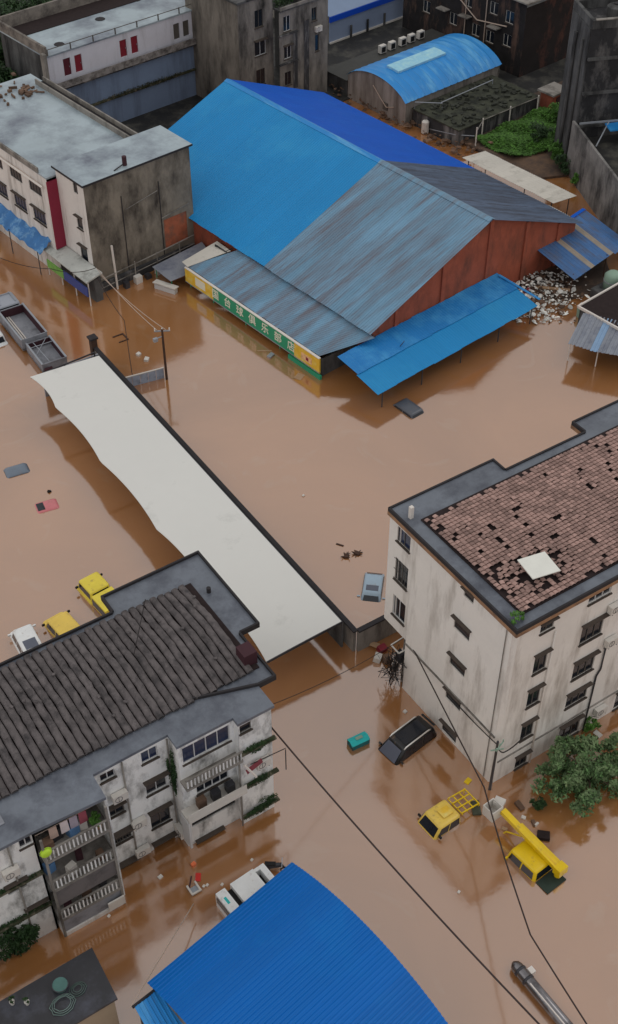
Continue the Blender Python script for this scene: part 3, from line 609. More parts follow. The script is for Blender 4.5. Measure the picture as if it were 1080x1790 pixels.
rs = MB().prism([(gx0 - .2, gy0 - .25), (gx1 + .2, gy0 - .25), (gx1 + .2, gy1 + .2), (gx0 - .2, gy1 + .2)], gzt, gzt + .14).build('roof_slab', m_groof, GB)
MB().box(gx0 - .22, gx1 + .22, gy0 - .28, gy0 - .25, gzt - .02, gzt + .16).box(gx0 - .24, gx0 - .2, gy0 - .25, gy1 + .2, gzt - .02, gzt + .16).build('edge_trim', m_rim, rs)
MB().tube([(52.3, 83.9, gzt + .14), (52.3, 83.9, gzt + .95)], .2, 10).build('chimney_pot', m_maroon, rs)
MB().tube([(52.2, 83.9, gzt + .3), (51, 83.6, gzt + .2)], .05, 6).build('flue', m_rim, rs)
MB().box(46.72, 47.75, 87.66, 87.74, 2.85, 9.35).build('crimson_panel', m_red, GB)
# wing with two rows of windows
GW = thing('office_wing', 'white building wing with two rows of dark windows and blue tarpaulin', 'building', (50, 97, 0), HF)
ww = [];
for a in (88.95, 92.15, 95.4, 98.7, 102): ww += [(a - 87.76, a + 2.0 - 87.76, 7.35, 8.3, dict(mull=4, sill=False)), (a - 87.76, a + 2.05 - 87.76, 4.5, 5.8, dict(mull=4, m_g=m_glassb, hood=.28))]
facade(GW, (46.8, 87.76), Y_, (-1, 0), 0, 18.5, -.5, 9.55, ww, m_white)
wr = MB().box(46.8, 56.8, 87.75, 106.3, 9.55, 9.7).build('roof_slab', m_groof, GW)
MB().box(46.7, 46.88, 89.0, 106.3, 9.7, 10.15).build('parapet', m_conc, wr)
MB().box(55.9, 56.05, 88.5, 104, 9.7, 10.2).box(56.75, 56.9, 88.5, 104, 9.7, 10.2).build('channel_wall', m_conc, wr)
MB().box(56.05, 56.75, 88.5, 104, 9.7, 9.78).build('channel', m_rim, wr)
MB().tube([(46.55, 88.2, 8.75), (46.55, 106, 8.75)], .1, 8).build('rain_gutter', m_pipe, GW)
MB().box(47, 56.8, 106.28, 106.3, -.5, 9.5).box(56.78, 56.8, 87.76, 106.3, -.5, 9.5).build('back_wall', m_conc, GW)
rg = random.Random(4); jb = MB()
for k in range(40): jb.xbox(rg.uniform(.1, .9), rg.uniform(.1, .4), rg.uniform(.05, .3), Matrix.Translation((rg.uniform(47.5, 55.5), rg.gauss(103.6, 1.0), 9.8)) @ Matrix.Rotation(rg.uniform(0, 3), 4, 'Z'))
jb.build('roof_junk', m_trashd, wr, kind='stuff')
TP = thing('tarpaulin_awning', 'crumpled blue tarpaulin awning under the white wing windows', 'awning', (46.3, 93, 2.5), HF)
vs = []; fs = []; rg = random.Random(8)
for i in range(25):
    for j in range(6): vs.append((46.78 - j * .26, 88.6 + i * .42, 3.3 - j * .17 + rg.uniform(-.12, .12) + .12 * math.sin(i * 1.3)))
fs = [(i * 6 + j, (i + 1) * 6 + j, (i + 1) * 6 + j + 1, i * 6 + j + 1) for i in range(24) for j in range(5)]
t_ = MB().add(vs, fs); t_.add([(a, b_, c - .03) for a, b_, c in vs], [tuple(reversed(f)) for f in fs]); t_.build('tarpaulin', mat('blue_tarpaulin', A(44, 92, 140), .5, .2, 1, A(110, 150, 180), .3, 1.2), TP, True)
for y in (89.2, 94, 98.3): MB().tube([(45.6, y, -.8), (45.6, y, 2.5)], .05, 6).build('post', m_steeld, TP)
YB = thing('yellow_stall', 'yellow covered stall at the left edge under the wing', 'stall', (45.9, 99.5, 0), HF); MB().box(45.2, 46.6, 98.6, 101.5, 1.6, 2.4).build('fascia', m_yellow, YB); MB().box(45.4, 46.7, 98.8, 101.3, -.3, 1.6).build('counter', m_wdark, YB)
SH = thing('shop_row_canopy', 'pale concrete canopy with blue and green sign under corner building', 'canopy', (47, 85, 0), HF)
MB().sheet((46.0, 82.0, 2.35), (47.7, 82.0, 2.7), (47.7, 89, 2.75), (46.1, 89, 2.4), -.14).build('canopy_slab', mat('pale_concrete', A(150, 152, 148), .8, .12, .7, A(96, 96, 92), .35, .9), SH)
MB().box(45.9, 46.0, 81.9, 85.6, 1.1, 2.0).build('sign_board', mat('dark_blue_sign', A(44, 56, 108), .5, .15, 2), SH); MB().box(45.9, 46.0, 85.65, 88.3, 1.1, 1.9).build('sign_board', mat('lime_sign', A(90, 132, 60), .5, .2, 2), SH)
for y in (82.1, 84.3, 86.5, 88.7): MB().tube([(46.2, y, -.8), (46.2, y, 2.3)], .06, 6).build('post', m_pipe, SH)
MB().box(46.9, 47.6, 82.2, 88.8, -.5, 2.3).build('shop_front', m_dark2, SH)
RL = thing('yard_railing', 'rusty pipe railing and posts along the stained end wall', 'railing', (53, 82.8, 0), HF)
MB().tube([(49.5, 82.8, -.5), (49.4, 82.8, 4.4)], .1, 8).build('post', m_pipe, RL)
for x in (47.4, 51.5, 53.9, 56.4): MB().tube([(x, 82.75, -.5), (x, 82.75, 2.0)], .06, 6).build('post', m_conc, RL)
MB().tube([(47.4, 82.75, 1.6), (53.9, 82.75, 1.85), (58.2, 82.9, 2.0)], .05, 6).tube([(47.4, 82.75, .7), (58.2, 82.9, 1.1)], .04, 6).build('rail', m_conc, RL)
MB().box(47.9, 58.3, 83.1, 83.4, -.5, .9).build('plinth', m_dark, RL)
rg = random.Random(14)
for i in range(6):
    x = 50 + i * 1.15; mbx = MB(); mbx.box(x, x + rg.uniform(.4, .8), 82.2, 82.7, -.2, rg.uniform(.3, .7))
    solo('storage_crate', mbx, m_ac if i % 2 else m_steeld, ['dark crate nearest the corner under the stained end wall', 'pale crate second from the corner below the end wall', 'dark crate below the tall white post of the end wall', 'pale crate beside the middle railing post', 'dark crate right of the middle railing post', 'pale crate at the railing end near the small canopy'][i], 'crate', (x, 82.4, 0), HF)
BT = thing('upturned_boat', 'small white upturned plastic boat beside the sign board', 'boat', (52.6, 79.6, 0), HF)
MB().sheet((51.9, 80.8, .55), (52.7, 78.6, .55), (53.3, 78.8, .5), (52.5, 81, .5), -.1).build('deck', m_ac, BT); MB().prism([(52.0, 80.7), (52.75, 78.7), (53.2, 78.9), (52.5, 80.9)], -.3, .44).build('hull', m_frame, BT)

# ================================================================ long white block with red doors (top left)
TL = thing('dormitory_block', 'long white block with red doors and railed flat roof', 'building', (70, 113, 0), HF)
dr = []
for a in (62.05, 63.4, 68.9, 70.3): dr.append((a, a + .85, 6.95, 8.72))
dk = [(75.75, 76.55, 6.95, 8.6), (77.0, 77.8, 6.95, 8.6)]
MB().wall((0, 109), X_, (0, -1), 60.2, 79.6, 6.05, 9.4, dr + dk, .15).build('wall', mat('pale_lilac_render', A(170, 170, 178), .8, .06, .5, A(120, 118, 120), .25, .7, VST), TL)
for i, a in enumerate(dr): d_ = MB().box(a[0] + .02, a[1] - .02, 109.1, 109.14, a[2] + .01, a[3] - .02).build('door', m_redd if i else mat('dark_red_door', A(70, 24, 34), .6), TL); MB().box(a[1] - .15, a[1] - .1, 109.07, 109.1, 7.7, 7.85).build('handle', m_metal, d_)
for a in dk: MB().box(a[0] + .02, a[1] - .02, 109.1, 109.14, a[2] + .01, a[3] - .02).build('door', m_framed, TL)
MB().box(60.2, 79.6, 109.0, 109.05, .1, 5.9).build('lower_wall', m_bluewall, TL)
MB().box(64.5, 79.6, 108.75, 109.0, 3.0, 3.2).build('mossy_ledge', m_moss, TL); MB().box(60.1, 79.7, 108.45, 109.0, 5.9, 6.05).build('gallery_slab', m_dark, TL)
MB().box(60.1, 79.7, 108.4, 108.48, 6.05, 6.75).build('gallery_parapet', mat('grimy_parapet', A(120, 116, 114), .9, .2, 1, A(50, 46, 44), .5, 1.2, bump=.3), TL)
mb, _ = foliage((72, 108.75, 3.25), (7, .3, .3), 900, .1, 20, seed=31); mb.build('ledge_weeds', m_moss, TL, kind='stuff')
tr_ = MB().box(60.1, 79.7, 108.9, 117.6, 9.4, 9.55).build('roof_slab', m_groof, TL)
MB().box(60.1, 60.35, 108.9, 117.6, 9.55, 10.5).box(60.35, 79.7, 117.35, 117.6, 9.55, 10.9).build('parapet', mat('flaking_parapet', A(108, 102, 96), .9, .2, 1.2, A(60, 56, 54), .5, 1, bump=.3), tr_)
MB().box(60.4, 79.6, 114.6, 117.3, 9.55, 9.62).build('roof_stain_mat', m_deck, tr_)
r_ = MB().tube([(60.3, 108.95, 10.15), (79.6, 108.95, 10.15)], .04, 6).build('rail', m_framed, tr_)
for i in range(8): x = 60.4 + i * 2.7; MB().box(x - .05, x + .05, 108.9, 109.0, 9.55, 10.2).build('rail_post', m_framed, tr_)
for x, y in ((62.8, 110.6), (69.5, 113.2), (75.3, 115)): mbx = MB(); mbx.tube([(x, y, 9.57), (x, y, 9.6)], [.55, .5], 9); mbx.build('drain_puddle', m_rim, tr_)
MB().box(60.1, 60.2, 109, 117.6, -.5, 9.4).build('end_wall', m_dark2, TL); MB().box(79.5, 79.6, 109.1, 117.6, -.5, 9.4).build('end_wall', m_conc, TL)
MB().box(59.7, 60.08, 108.6, 109.2, 4, 9.9).build('corner_pier', m_conc, TL)

# ================================================================ weathered concrete flats (top centre)
m_flat = mat('sooty_flats_wall', A(104, 100, 95), .92, .2, .4, A(30, 29, 28), .5, .55, (1, 1, .3), bump=.3)
TC = thing('concrete_flats', 'weathered grey concrete flats behind the warehouse ridge', 'building', (83, 104, 0), HF)
facade(TC, (0, 101), X_, (0, -1), 78.2, 82.8, -.5, 12.4, [(80.4, 81.5, 9.4, 11.2), (80.3, 81.8, 6.4, 8.0, dict(hood=.4, m_f=m_frame)), (80.4, 81.6, 3.2, 4.9)], m_flat)
MB().wall((78.2, 101), Y_, (-1, 0), 0, 9, -.5, 12.4, []).build('side_wall', mat('tan_concrete', A(100, 94, 87), .9, .16, .4, A(46, 43, 40), .48, .5, (1, 1, .3), bump=.2), TC)
facade(TC, (0, 100), X_, (0, -1), 82.8, 89.6, -.5, 10.7, [(83.4, 84.35, 8.5, 10.1, dict(m_f=m_frame)), (83.45, 84.45, 5.55, 6.95, dict(hood=.35, m_f=m_frame)), (87.3, 88.0, 8.6, 10.0, dict(mull=2)), (87.8, 88.35, 5.2, 7.0, dict(mull=1)), (83.5, 84.4, 2.6, 4.1)], m_flat)
MB().box(86.2, 86.9, 99.95, 99.99, -.5, 9).box(84.7, 85.3, 99.96, 99.99, 2, 8).build('soot_panel', m_dark, TC)
MB().wall((89.6, 100), Y_, (1, 0), 0, 9, -.5, 10.7, []).build('side_wall', m_dark2, TC)
MB().box(78.0, 82.9, 100.85, 110, 12.4, 12.6).build('roof_slab', m_dark2, TC); t2 = MB().box(82.9, 89.8, 99.85, 110, 10.7, 10.85).build('roof_slab', m_dark2, TC); MB().box(82.9, 89.8, 99.85, 100.0, 10.85, 11.15).build('parapet', m_conc, t2)
mb, _ = foliage((85.2, 101.5, 11.2), (2.4, 1.4, .5), 1500, .13, 20, seed=41); mb.build('roof_garden', m_leafd, TC)
aircon(TC, (88.1, 100, 7.4), X_, (0, -1))
for z in (5.1, 8.2): MB().box(82.7, 85.2, 99.7, 100, z, z + .12).build('ledge', m_dark, TC)

# ================================================================ low shed with blue band, hall with the vaulted blue roof
BS = thing('blue_band_shed', 'low grey shed with bright blue fascia at the top edge', 'building', (104, 113, 0), HF)
MB().box(98.4, 110.5, 109.5, 109.6, .1, 2.6).build('wall', mat('pale_blue_metal', A(112, 124, 146), .6, .08, .5), BS); MB().box(98.4, 110.5, 109.3, 109.5, .1, .3).build('plinth', m_ac, BS)
MB().box(98.3, 110.6, 109.3, 109.48, 2.7, 3.35).build('fascia', mat('cobalt_band', A(16, 62, 160), .5, .05), BS); MB().sheet((98.3, 109.4, 3.3), (110.6, 109.4, 3.3), (110.6, 122, 4.6), (98.3, 122, 4.6), -.1).build('roof', mat('slate_blue_roof', A(98, 114, 138), .5, .08, .4), BS)
MB().box(98.4, 98.5, 109.6, 122, 0, 3.2).build('side_wall', m_conc, BS)
for x in (101.5, 104.2, 107): MB().box(x, x + .25, 109.15, 109.29, .1, 1.6).build('pilaster', m_dark2, BS)
FR_ = thing('flat_roof_annexe', 'dark flat roofed annexe behind the vaulted hall', 'building', (98, 100.5, 0), HF)
MB().box(90.8, 107.5, 98.0, 101.6, .1, 1.7).build('wall', m_dark2, FR_); MB().box(90.6, 107.7, 97.9, 101.8, 1.7, 1.85).build('roof_slab', mat('tarred_roof', A(52, 52, 50), .7, .2, .6), FR_)
lab = ['leftmost', 'second from the left', 'middle', 'second from the right', 'rightmost']
for i, x in enumerate((98.4, 99.9, 101.6, 103.0, 104.5)):
    u = thing('rooftop_unit', 'white rooftop cooling unit, %s of five behind the vaulted hall' % lab[i], 'air conditioner', (x, 100.5, 1.85), HF, 'cooling units on the dark annexe roof')
    MB().box(x - .42, x + .42, 100.25, 100.75, 2.0, 2.85).build('casing', m_ac, u); MB().box(x - .3, x + .3, 100.22, 100.25, 2.1, 2.7).build('fan_grille', m_black, u); MB().box(x - .4, x - .3, 100.3, 100.7, 1.85, 2.0).box(x + .3, x + .4, 100.3, 100.7, 1.85, 2.0).build('foot', m_steeld, u)
HL = thing('vaulted_hall', 'hall with light blue vaulted roof and grimy arched end wall', 'building', (97.5, 93, 0), HF)
ya, yb_, hz, hr = 88.5, 97.6, 2.6, 1.6
def arch(t): y = ya + (yb_ - ya) * t; return y, hz + hr * (1 - (2 * t - 1) ** 2) ** .8 if 0 < t < 1 else hz
NA = 14; poly = [arch(i / NA) for i in range(NA + 1)]
ew = MB(); ew.add([(90.5, y, z) for y, z in poly] + [(90.5, yb_, -.5), (90.5, ya, -.5)], [tuple(reversed(range(NA + 3)))]); ew.build('end_wall', mat('grimy_plaster', A(124, 118, 114), .9, .15, .6, A(70, 62, 56), .5, .6, VST, bump=.3), HL)
nsh = 15; wsh = (105.2 - 90.25) / nsh
sm = MB(); vs = []
for xx, dz in ((0, 0), (.7 * wsh, 0), (.78 * wsh, .05), (.92 * wsh, .05), (wsh - .01, 0)):
    for y, z in poly: vs.append((xx, y + (y - 93) * .03, z + .05 + dz))
k = NA + 1; sm.add(vs, [(a * k + i, (a + 1) * k + i, (a + 1) * k + i + 1, a * k + i + 1) for a in range(4) for i in range(NA)])
me = bpy.data.meshes.new('roof_sheet'); me.from_pydata(sm.v, [], sm.f); me.update(); me.materials.append(m_hallr); me.polygons.foreach_set('use_smooth', [True] * len(me.polygons))
for i in range(nsh): o = bpy.data.objects.new('roof_sheet', me); C.objects.link(o); o.parent = HL; o.location = Vector((90.25 + i * wsh, 0, 0)) - ORG[HL.name]
sk = MB()
for t0, t1 in ((.36, .46), (.46, .56)):
    a0, a1 = arch(t0), arch(t1); sk.sheet((92.4, a0[0], a0[1] + .32), (99.6, a0[0], a0[1] + .32), (99.6, a1[0], a1[1] + .32), (92.4, a1[0], a1[1] + .32), .25)
sk.build('roof_light', mat('pale_skylight', A(120, 166, 186), .5, .08, 1, A(150, 186, 200), .4, 1.5), HL)
MB().box(90.6, 105, 88.6, 88.7, -.5, 2.6).box(90.6, 105, 97.4, 97.5, -.5, 2.6).box(104.9, 105, 88.7, 97.4, -.5, 2.6).build('wall', m_conc, HL)
MB().add([(105.0, y, z) for y, z in poly] + [(105.0, yb_, -.5), (105.0, ya, -.5)], [tuple(range(NA + 3))]).build('end_wall', m_conc, HL)
MB().tube([(90.4, 93.5, 2.9), (90.35, 92, 1.7), (90.35, 91.3, 1.2), (90.35, 90.2, 1.6)], .05, 6).build('conduit', m_cableg, HL)
MB().box(90.38, 90.5, 91.2, 91.9, .8, 1.6).build('window', m_framed, HL)

# ================================================================ walled yard, garden, dark brick flats, dark tower
YD = thing('mossy_flat_roof', 'dark mossy flat roof enclosure with pipe frames below the vaulted hall', 'building', (99, 86.5, 0), HF)
MB().box(91.4, 103.6, 81.6, 88.3, -.5, 1.75).build('block', m_dark, YD); MB().box(91.3, 103.7, 81.5, 88.4, 1.75, 1.87).build('roof_slab', mat('moss_covered_slab', A(54, 56, 46), .95, .3, .8, A(26, 28, 25), .5, .9, bump=.6), YD)
MB().tube([(91.4, 88.1, 1.8), (91.4, 88.1, 2.6), (93.4, 86.0, 2.6), (93.4, 86.0, 1.8)], .05, 6).tube([(93.4, 86.2, 2.6), (101.6, 86.4, 2.6), (101.6, 86.4, 1.8)], .05, 6).tube([(91.4, 86, .4), (91.4, 82, 1.2), (93, 80.8, 1.0)], .05, 6).build('pipe_frame', m_metal, YD)
rg = random.Random(6); jb = MB()
for k in range(130): jb.xbox(rg.uniform(.15, .7), rg.uniform(.15, .5), rg.uniform(.1, .35), Matrix.Translation((rg.uniform(91.8, 103), rg.uniform(82, 88), 1.93)) @ Matrix.Rotation(rg.uniform(0, 3), 4, 'Z') @ Matrix.Rotation(rg.uniform(-.4, .4), 4, 'X'))
jb.build('rubble', mat('mossy_rubble', A(44, 46, 40), .95, .3, 2, rnd=.4), YD, kind='stuff')
solo('water_drum', MB().tube([(91.0, 86.0, .1), (91.0, 86.0, 1.3), (91.0, 86.0, 1.4)], [.4, .4, .3], 12), m_ac, 'white plastic drum at the corner of the mossy roof', 'drum', (91.0, 86.0, .1), HF)
FN = thing('pipe_fence', 'pale pipe fence along the green garden plot', 'fence', (100, 83.6, .2), HF)
for x, y in ((94.6, 81.2), (98.8, 81.2), (103, 81.0), (92.6, 80.2)): MB().tube([(x, y, .1), (x, y, 2.3)], .07, 6).build('post', m_pipe, FN)
MB().tube([(92.6, 80.2, 1.9), (94.6, 81.2, 2.1), (103, 81, 2.1)], .05, 6).build('rail', m_conc, FN)
gr = MB(); rg = random.Random(12)
for k in range(9000):
    x = rg.uniform(93.2, 104.5); y = 73.5 + rg.random() * 7.6
    if y < 74.5 + abs(x - 97) * .3 or y > 83.4 - (104.5 - x) * .05: continue
    z = .25 + .25 * math.sin(x * 1.3) * math.sin(y * 1.1) + .3; a = rg.uniform(0, 6.28); l = rg.uniform(.12, .3); p = Vector((*rot2(x, y, HF), z))
    q = Matrix.Rotation(a, 3, 'Z') @ Matrix.Rotation(rg.uniform(-.6, .6), 3, 'X'); gr.add([p + q @ Vector(v) for v in ((0, -l, 0), (l * .4, 0, l * .2), (0, l, .0), (-l * .4, 0, l * .2))], [(0, 1, 2, 3)])
go = gr.build('ground_cover', m_leafg, kind='stuff'); tag(go, 'bright green weeds covering the garden plot', 'weeds')
for i, (x, y, r, lb) in enumerate(((98.2, 76.4, 1.5, 'dark bushy shrub in the middle of the garden edge'), (100.8, 75.3, 1.5, 'rounded shrub at the right of the garden near dark tower'), (95.6, 70.6, 1.3, 'bright green shrub at the foot of the dark tower wall'), (97.0, 73.2, 1.2, 'leafy shrub above the brown pool beside dark tower'), (103, 78.6, 1.4, 'olive shrub at the far end of the garden plot'), (98.6, 73.6, 1.3, 'pale tipped shrub between garden edge and tower foot'), (94.6, 67.9, 1.1, 'lowest bright shrub at the corner of the tower wall'), (101.5, 73.0, 1.3, 'dark shrub pressed against the tower side'))):
    tree('shrub', lb, (x, y, .2), r * .7, (r, r, r * .75), 1400, .13, m_leafd if i % 2 == 0 and i < 3 else m_leafg, 14, 50 + i, 'shrub', 'shrubs around the garden plot', .06, HF)
WC = thing('sheet_canopy', 'off-white sheet canopy beside the warehouse and garden', 'canopy', (88, 70.5, 0), HF)
gdir = Vector((2.9, -.4, -.12)); sheets(WC, 'roof_sheet', (86.15, 64.4, 2.72), (0, 1, 0), gdir, 11, 1.07, gdir.length, m_wcorr, h=.025)
for p in ((86.4, 64.8), (88.7, 64.6), (86.4, 75.5), (88.7, 75.2), (88.7, 70)): MB().tube([(p[0], p[1], -.8), (p[0], p[1], 2.55)], .05, 6).build('post', m_steeld, WC)
MB().sheet((84.4, 61.5, 2.0), (86.4, 61.2, 2.0), (86.3, 65, 2.2), (84.4, 65, 2.2), -.05).build('lower_sheet', m_wcorr, WC)
JK = solo('junk_pile', MB(), m_trashd, '', '', (0, 0, 0)) if False else None
DH = thing('dark_brick_flats', 'blackened brick flats with pale window frames at the top right', 'building', (113, 97, 0), HF)
dw = []
for a, z in ((90.2, 5.6), (90.2, 3.0), (92.6, 5.9), (92.8, 2.6), (95.0, 2.7), (96.5, 5.6), (98.6, 2.9), (100.5, 5.6), (103, 3.0)): dw.append((a - 88.5, a - 88.5 + 1.2, z, z + 1.35, dict(m_f=m_ac)))
facade(DH, (108.5, 88.5), Y_, (-1, 0), 0, 19, -.5, 8.4, dw, mat('sooty_brick', A(28, 26, 27), .95, .4, .8, A(92, 70, 60), .3, .7, (1, 1, .3), bump=.3))
MB().wall((108.5, 88.5), X_, (0, -1), 0, 14, -.5, 8.0, []).build('front_wall', mat('damp_red_brick', A(26, 22, 22), .95, .4, .5, A(88, 54, 44), .3, .35, (1, 1, .5), bump=.3), DH); MB().box(108.2, 123, 88.2, 108, 8.4, 8.55).build('roof_slab', m_conc, DH)
MB().tube([(108.4, 99, 6.5), (108.4, 95.5, 4.6), (108.4, 91, 5.2)], .07, 6).tube([(108.4, 94.2, 8), (108.4, 94.2, 1)], .06, 6).tube([(108.4, 97.3, 7), (108.4, 97.3, .5)], .06, 6).build('drain_pipe', m_cableg, DH)
for a, z in ((91.8, 4.7), (96.3, 4.6), (99.8, 4.4)): MB().box(107.6, 108.48, a, a + 1.5, z, z + .12).build('balcony_ledge', m_conc, DH)
OB = thing('outhouse', 'small brick outhouse with pale flat roof beside dark tower', 'shed', (106, 81, 0), HF)
MB().box(104.6, 106.8, 80.3, 82, .1, 2.0).build('wall', m_brick, OB); MB().box(104.3, 107, 80.0, 82.3, 2.0, 2.2).build('roof_slab', m_conc, OB); MB().box(105.2, 106, 80.25, 80.3, .2, 1.6).build('door', m_maroon, OB)
BP = solo('blue_bundle', MB().xbox(1.5, 1.2, .9, Matrix.Translation((102.6, 82.9, .75)) @ Matrix.Rotation(.5, 4, 'Z')), mat('pale_blue_plastic', A(120, 136, 158), .6, .2, 2), 'pale blue plastic covered bundle behind the garden weeds', 'bundle', (102.6, 82.9, .25), HF)

TW = thing('dark_tower', 'tall blackened concrete building at the right edge', 'building', (53, 112, 0), TF)
MB().box(48.2, 62, 109.4, 114.4, -.5, 14.4).build('tower_wall', mat('sooty_tower_wall', A(38, 38, 40), .92, .4, .5, A(92, 90, 89), .33, .8, (1, 1, .5), bump=.5), TW)
MB().box(48.15, 48.5, 109.3, 114.5, 14.4, 15.2).box(48.5, 62, 109.3, 109.6, 14.4, 15.2).box(48.5, 62, 114.2, 114.5, 14.4, 15.2).build('parapet', m_dark2, TW); MB().box(48.5, 62, 109.28, 109.62, 15.2, 15.28).build('coping', m_conc, TW)
MB().box(48.08, 48.2, 109.4, 114.3, -.5, 14.4).build('side_wall', m_dark2, TW)
for z in (4.6, 8.0, 11.4): MB().box(48.2, 62, 109.15, 109.4, z, z + .25).build('floor_band', m_dark2, TW)
for y, r in ((110.6, .16), (112.4, .2)): MB().tube([(47.95, y, -.5), (47.95, y, 13)], r, 8).build('pilaster', m_dark2, TW)
MB().box(47.6, 62, 92, 92.3, -.5, 5.4).box(47.6, 47.85, 92.3, 109.3, -.5, 5.4).build('lower_wall', mat('peeling_concrete', A(104, 102, 100), .92, .3, .45, A(30, 30, 31), .52, .55, (1, 1, .4), bump=.5), TW)
MB().box(47.85, 62, 92.3, 109.1, 3.4, 3.6).build('terrace', m_asph, TW)
MB().bar((48, 108.4, 5.5), (53, 108.4, 5.5), .15, .15).bar((49, 106, 4.2), (51, 108.3, 5.5), .1, .1).build('beam', m_metal, TW); MB().box(50.6, 54, 106.8, 108.3, 5.2, 5.35).build('terrace_roof', m_awn, TW)
MB().tube([(51, 104, 3.6), (51, 104, 5)], .06, 6).build('post', m_pipe, TW)
AU = thing('roof_cistern', 'round dark cistern on the roof of the tower', 'cistern', (51.5, 112, 14.4), TF); MB().tube([(51.5, 112, 14.4), (51.5, 112, 15.3), (51.5, 112, 15.5)], [.9, .9, .5], 16).build('tank', m_dark2, AU); MB().tube([(51.5, 112, 15.5), (51.5, 112, 15.62)], .3, 10).build('lid', m_rim, AU)
# striped awning, water tank, corrugated awning on the right
SA = thing('striped_awning', 'blue sheet awning with two tan strips beside brick gable', 'awning', (82, 58, 0), HF)
gd = Vector((-.7, -5.6, -.55))
e_ = Vector((1, .1, 0))
for i, mm in enumerate((m_blueg, m_awn, None, m_blueg, m_awn, None, m_blueg, m_awn)):
    pass
p = Vector((79.0, 60.7, 2.75)); ww_ = [1.25, 1.25, .62, 1.15, 1.15, .62, 1.2, 1.2]
for i, wd in enumerate(ww_):
    tan = wd < 1; mm = mat('tan_strip', A(122, 114, 104), .7, .12, 1) if tan else (mat('worn_blue_sheet', A(54, 88, 130), .55, .15, .8, A(72, 74, 84), .42, .5, (1.5, .5, 1), rnd=.1))
    mb = MB(); rib_sheet(mb, p, e_.normalized(), gd.normalized(), wd - .01, gd.length + (.2 if i > 5 else 0), ribs=1 if tan else 3, h=.03); mb.build('awning_sheet', mm, SA); p = p + e_.normalized() * wd
MB().bar((78.9, 60.8, 2.82), (87.3, 61.7, 2.85), .35, .06).build('edge_trim', m_blued, SA)
for q in ((78.8, 55.7), (83.5, 55.8), (79.2, 60.4), (86.8, 60.8)): MB().tube([(*q, -.6), (*q, 2.3)], .05, 6).build('post', m_wdark, SA)
WT = thing('water_tank', 'round green-grey water tank on a dark block at right edge', 'water tank', (81.3, 53.3, 0), HF)
MB().box(79.9, 83, 52.0, 54.4, -.5, 1.0).build('plinth', m_dark2, WT); tb = MB().tube([(81.3, 53.3, 1.0), (81.3, 53.3, 2.3), (81.3, 53.3, 2.55), (81.3, 53.3, 2.65)], [.75, .75, .5, .2], 18).build('tank', m_tank, WT, True); MB().tube([(81.3, 53.3, 1.75), (81.3, 53.3, 1.85)], .78, 18).build('band', m_metal, tb)
solo('bucket', MB().tube([(77.2, 53.1, -.1), (77.2, 53.1, .95)], [.36, .42], 14), m_tank, 'pale green bucket standing left of the corrugated awning', 'bucket', (77.2, 53.1, 0), HF)
CA = thing('corrugated_awning', 'grey and blue corrugated awning over water at the right edge', 'awning', (74.5, 48.5, 0), HF)
gd = Vector((-3.9, -1.7, -.5)); p = Vector((74.6, 51.1, 2.5)); e2 = Vector((1.0, -2.1, 0)).normalized()
for i in range(9):
    mb = MB(); rib_sheet(mb, p + e2 * i * .62, e2, gd.normalized(), .61, gd.length - abs(i - 3) * .06, ribs=2, h=.06); mb.build('awning_sheet', [m_corr, m_corr, m_corr, mat('pale_blue_worn_sheet', A(110, 134, 160), .5, .12, .8)][i % 4], CA)
for q in ((71.4, 49.6), (72.5, 47.6), (75.5, 50)): MB().tube([(*q, -.6), (*q, 2.05)], .05, 6).build('post', m_pipe, CA)
CB = thing('dark_shed', 'dark shed roof with white rim behind corrugated awning', 'shed', (80, 49.5, 0), HF); MB().box(75.2, 86, 45, 51.9, -.5, 2.4).build('wall', m_dark2, CB); MB().box(75, 86, 44.8, 52, 2.4, 2.5).build('roof', m_deck, CB); MB().box(74.95, 86, 51.9, 52.05, 2.4, 2.62).box(74.9, 75.05, 45, 51.9, 2.4, 2.62).build('rim', m_pipe, CB)

# ---------------------------------------------------------------- survey helper: the point at height z that the photograph shows at a pixel
def at(px, py, z=0.0):
    P = R_(43.2); f = 2200.0; a = R_(-33.6)
    x = (px - 540) / f; y = (py - 895) / f
    fx, fz = math.cos(P) - y * math.sin(P), -math.sin(P) - y * math.cos(P)
    t = (z - 62.0) / fz; X, Y = rot2(x * t, fx * t, a)
    return (X, Y, z)

# ================================================================ vaulted bright blue roof, bottom
VR = thing('blue_roof_shed', 'shed with large bright blue vaulted sheet roof at the bottom', 'building', (15, 25, 0))
P0 = Vector((19.06, 30.33, 3.0)); ed = Vector((-math.cos(R_(9.9)), -math.sin(R_(9.9)), 0)); gd = Vector((math.cos(R_(-83.5)), math.sin(R_(-83.5)), 0))
span, rise, Lb, nst = 12.6, 1.55, 9.68, 13
def va(t): return P0 + gd * (span * t) + Vector((0, 0, rise * (1 - (2 * t - 1) ** 2)))
for i in range(nst):
    a, b = va(i / nst), va((i + 1) / nst); mb = MB(); rib_sheet(mb, a, (b - a).normalized(), ed, (b - a).length + .01, Lb, ribs=4, h=.05); mb.build('roof_sheet', m_barrel, VR)
wl = MB(); n = 16
for off in (.25, Lb - .25):
    pts = [va(k / n) + ed * off - Vector((0, 0, .05)) for k in range(n + 1)]; k0 = [(p.x, p.y, -.6) for p in (pts[-1], pts[0])]; wl.add([tuple(p) for p in pts] + k0, [tuple(range(n + 3))])
for t in (.015, .985):
    a, b = va(t) + ed * .25, va(t) + ed * (Lb - .25); wl.add([(a.x, a.y, -.6), (b.x, b.y, -.6), (b.x, b.y, 2.95), (a.x, a.y, 2.95)], [(0, 1, 2, 3)])
wl.build('wall', m_conc, VR)
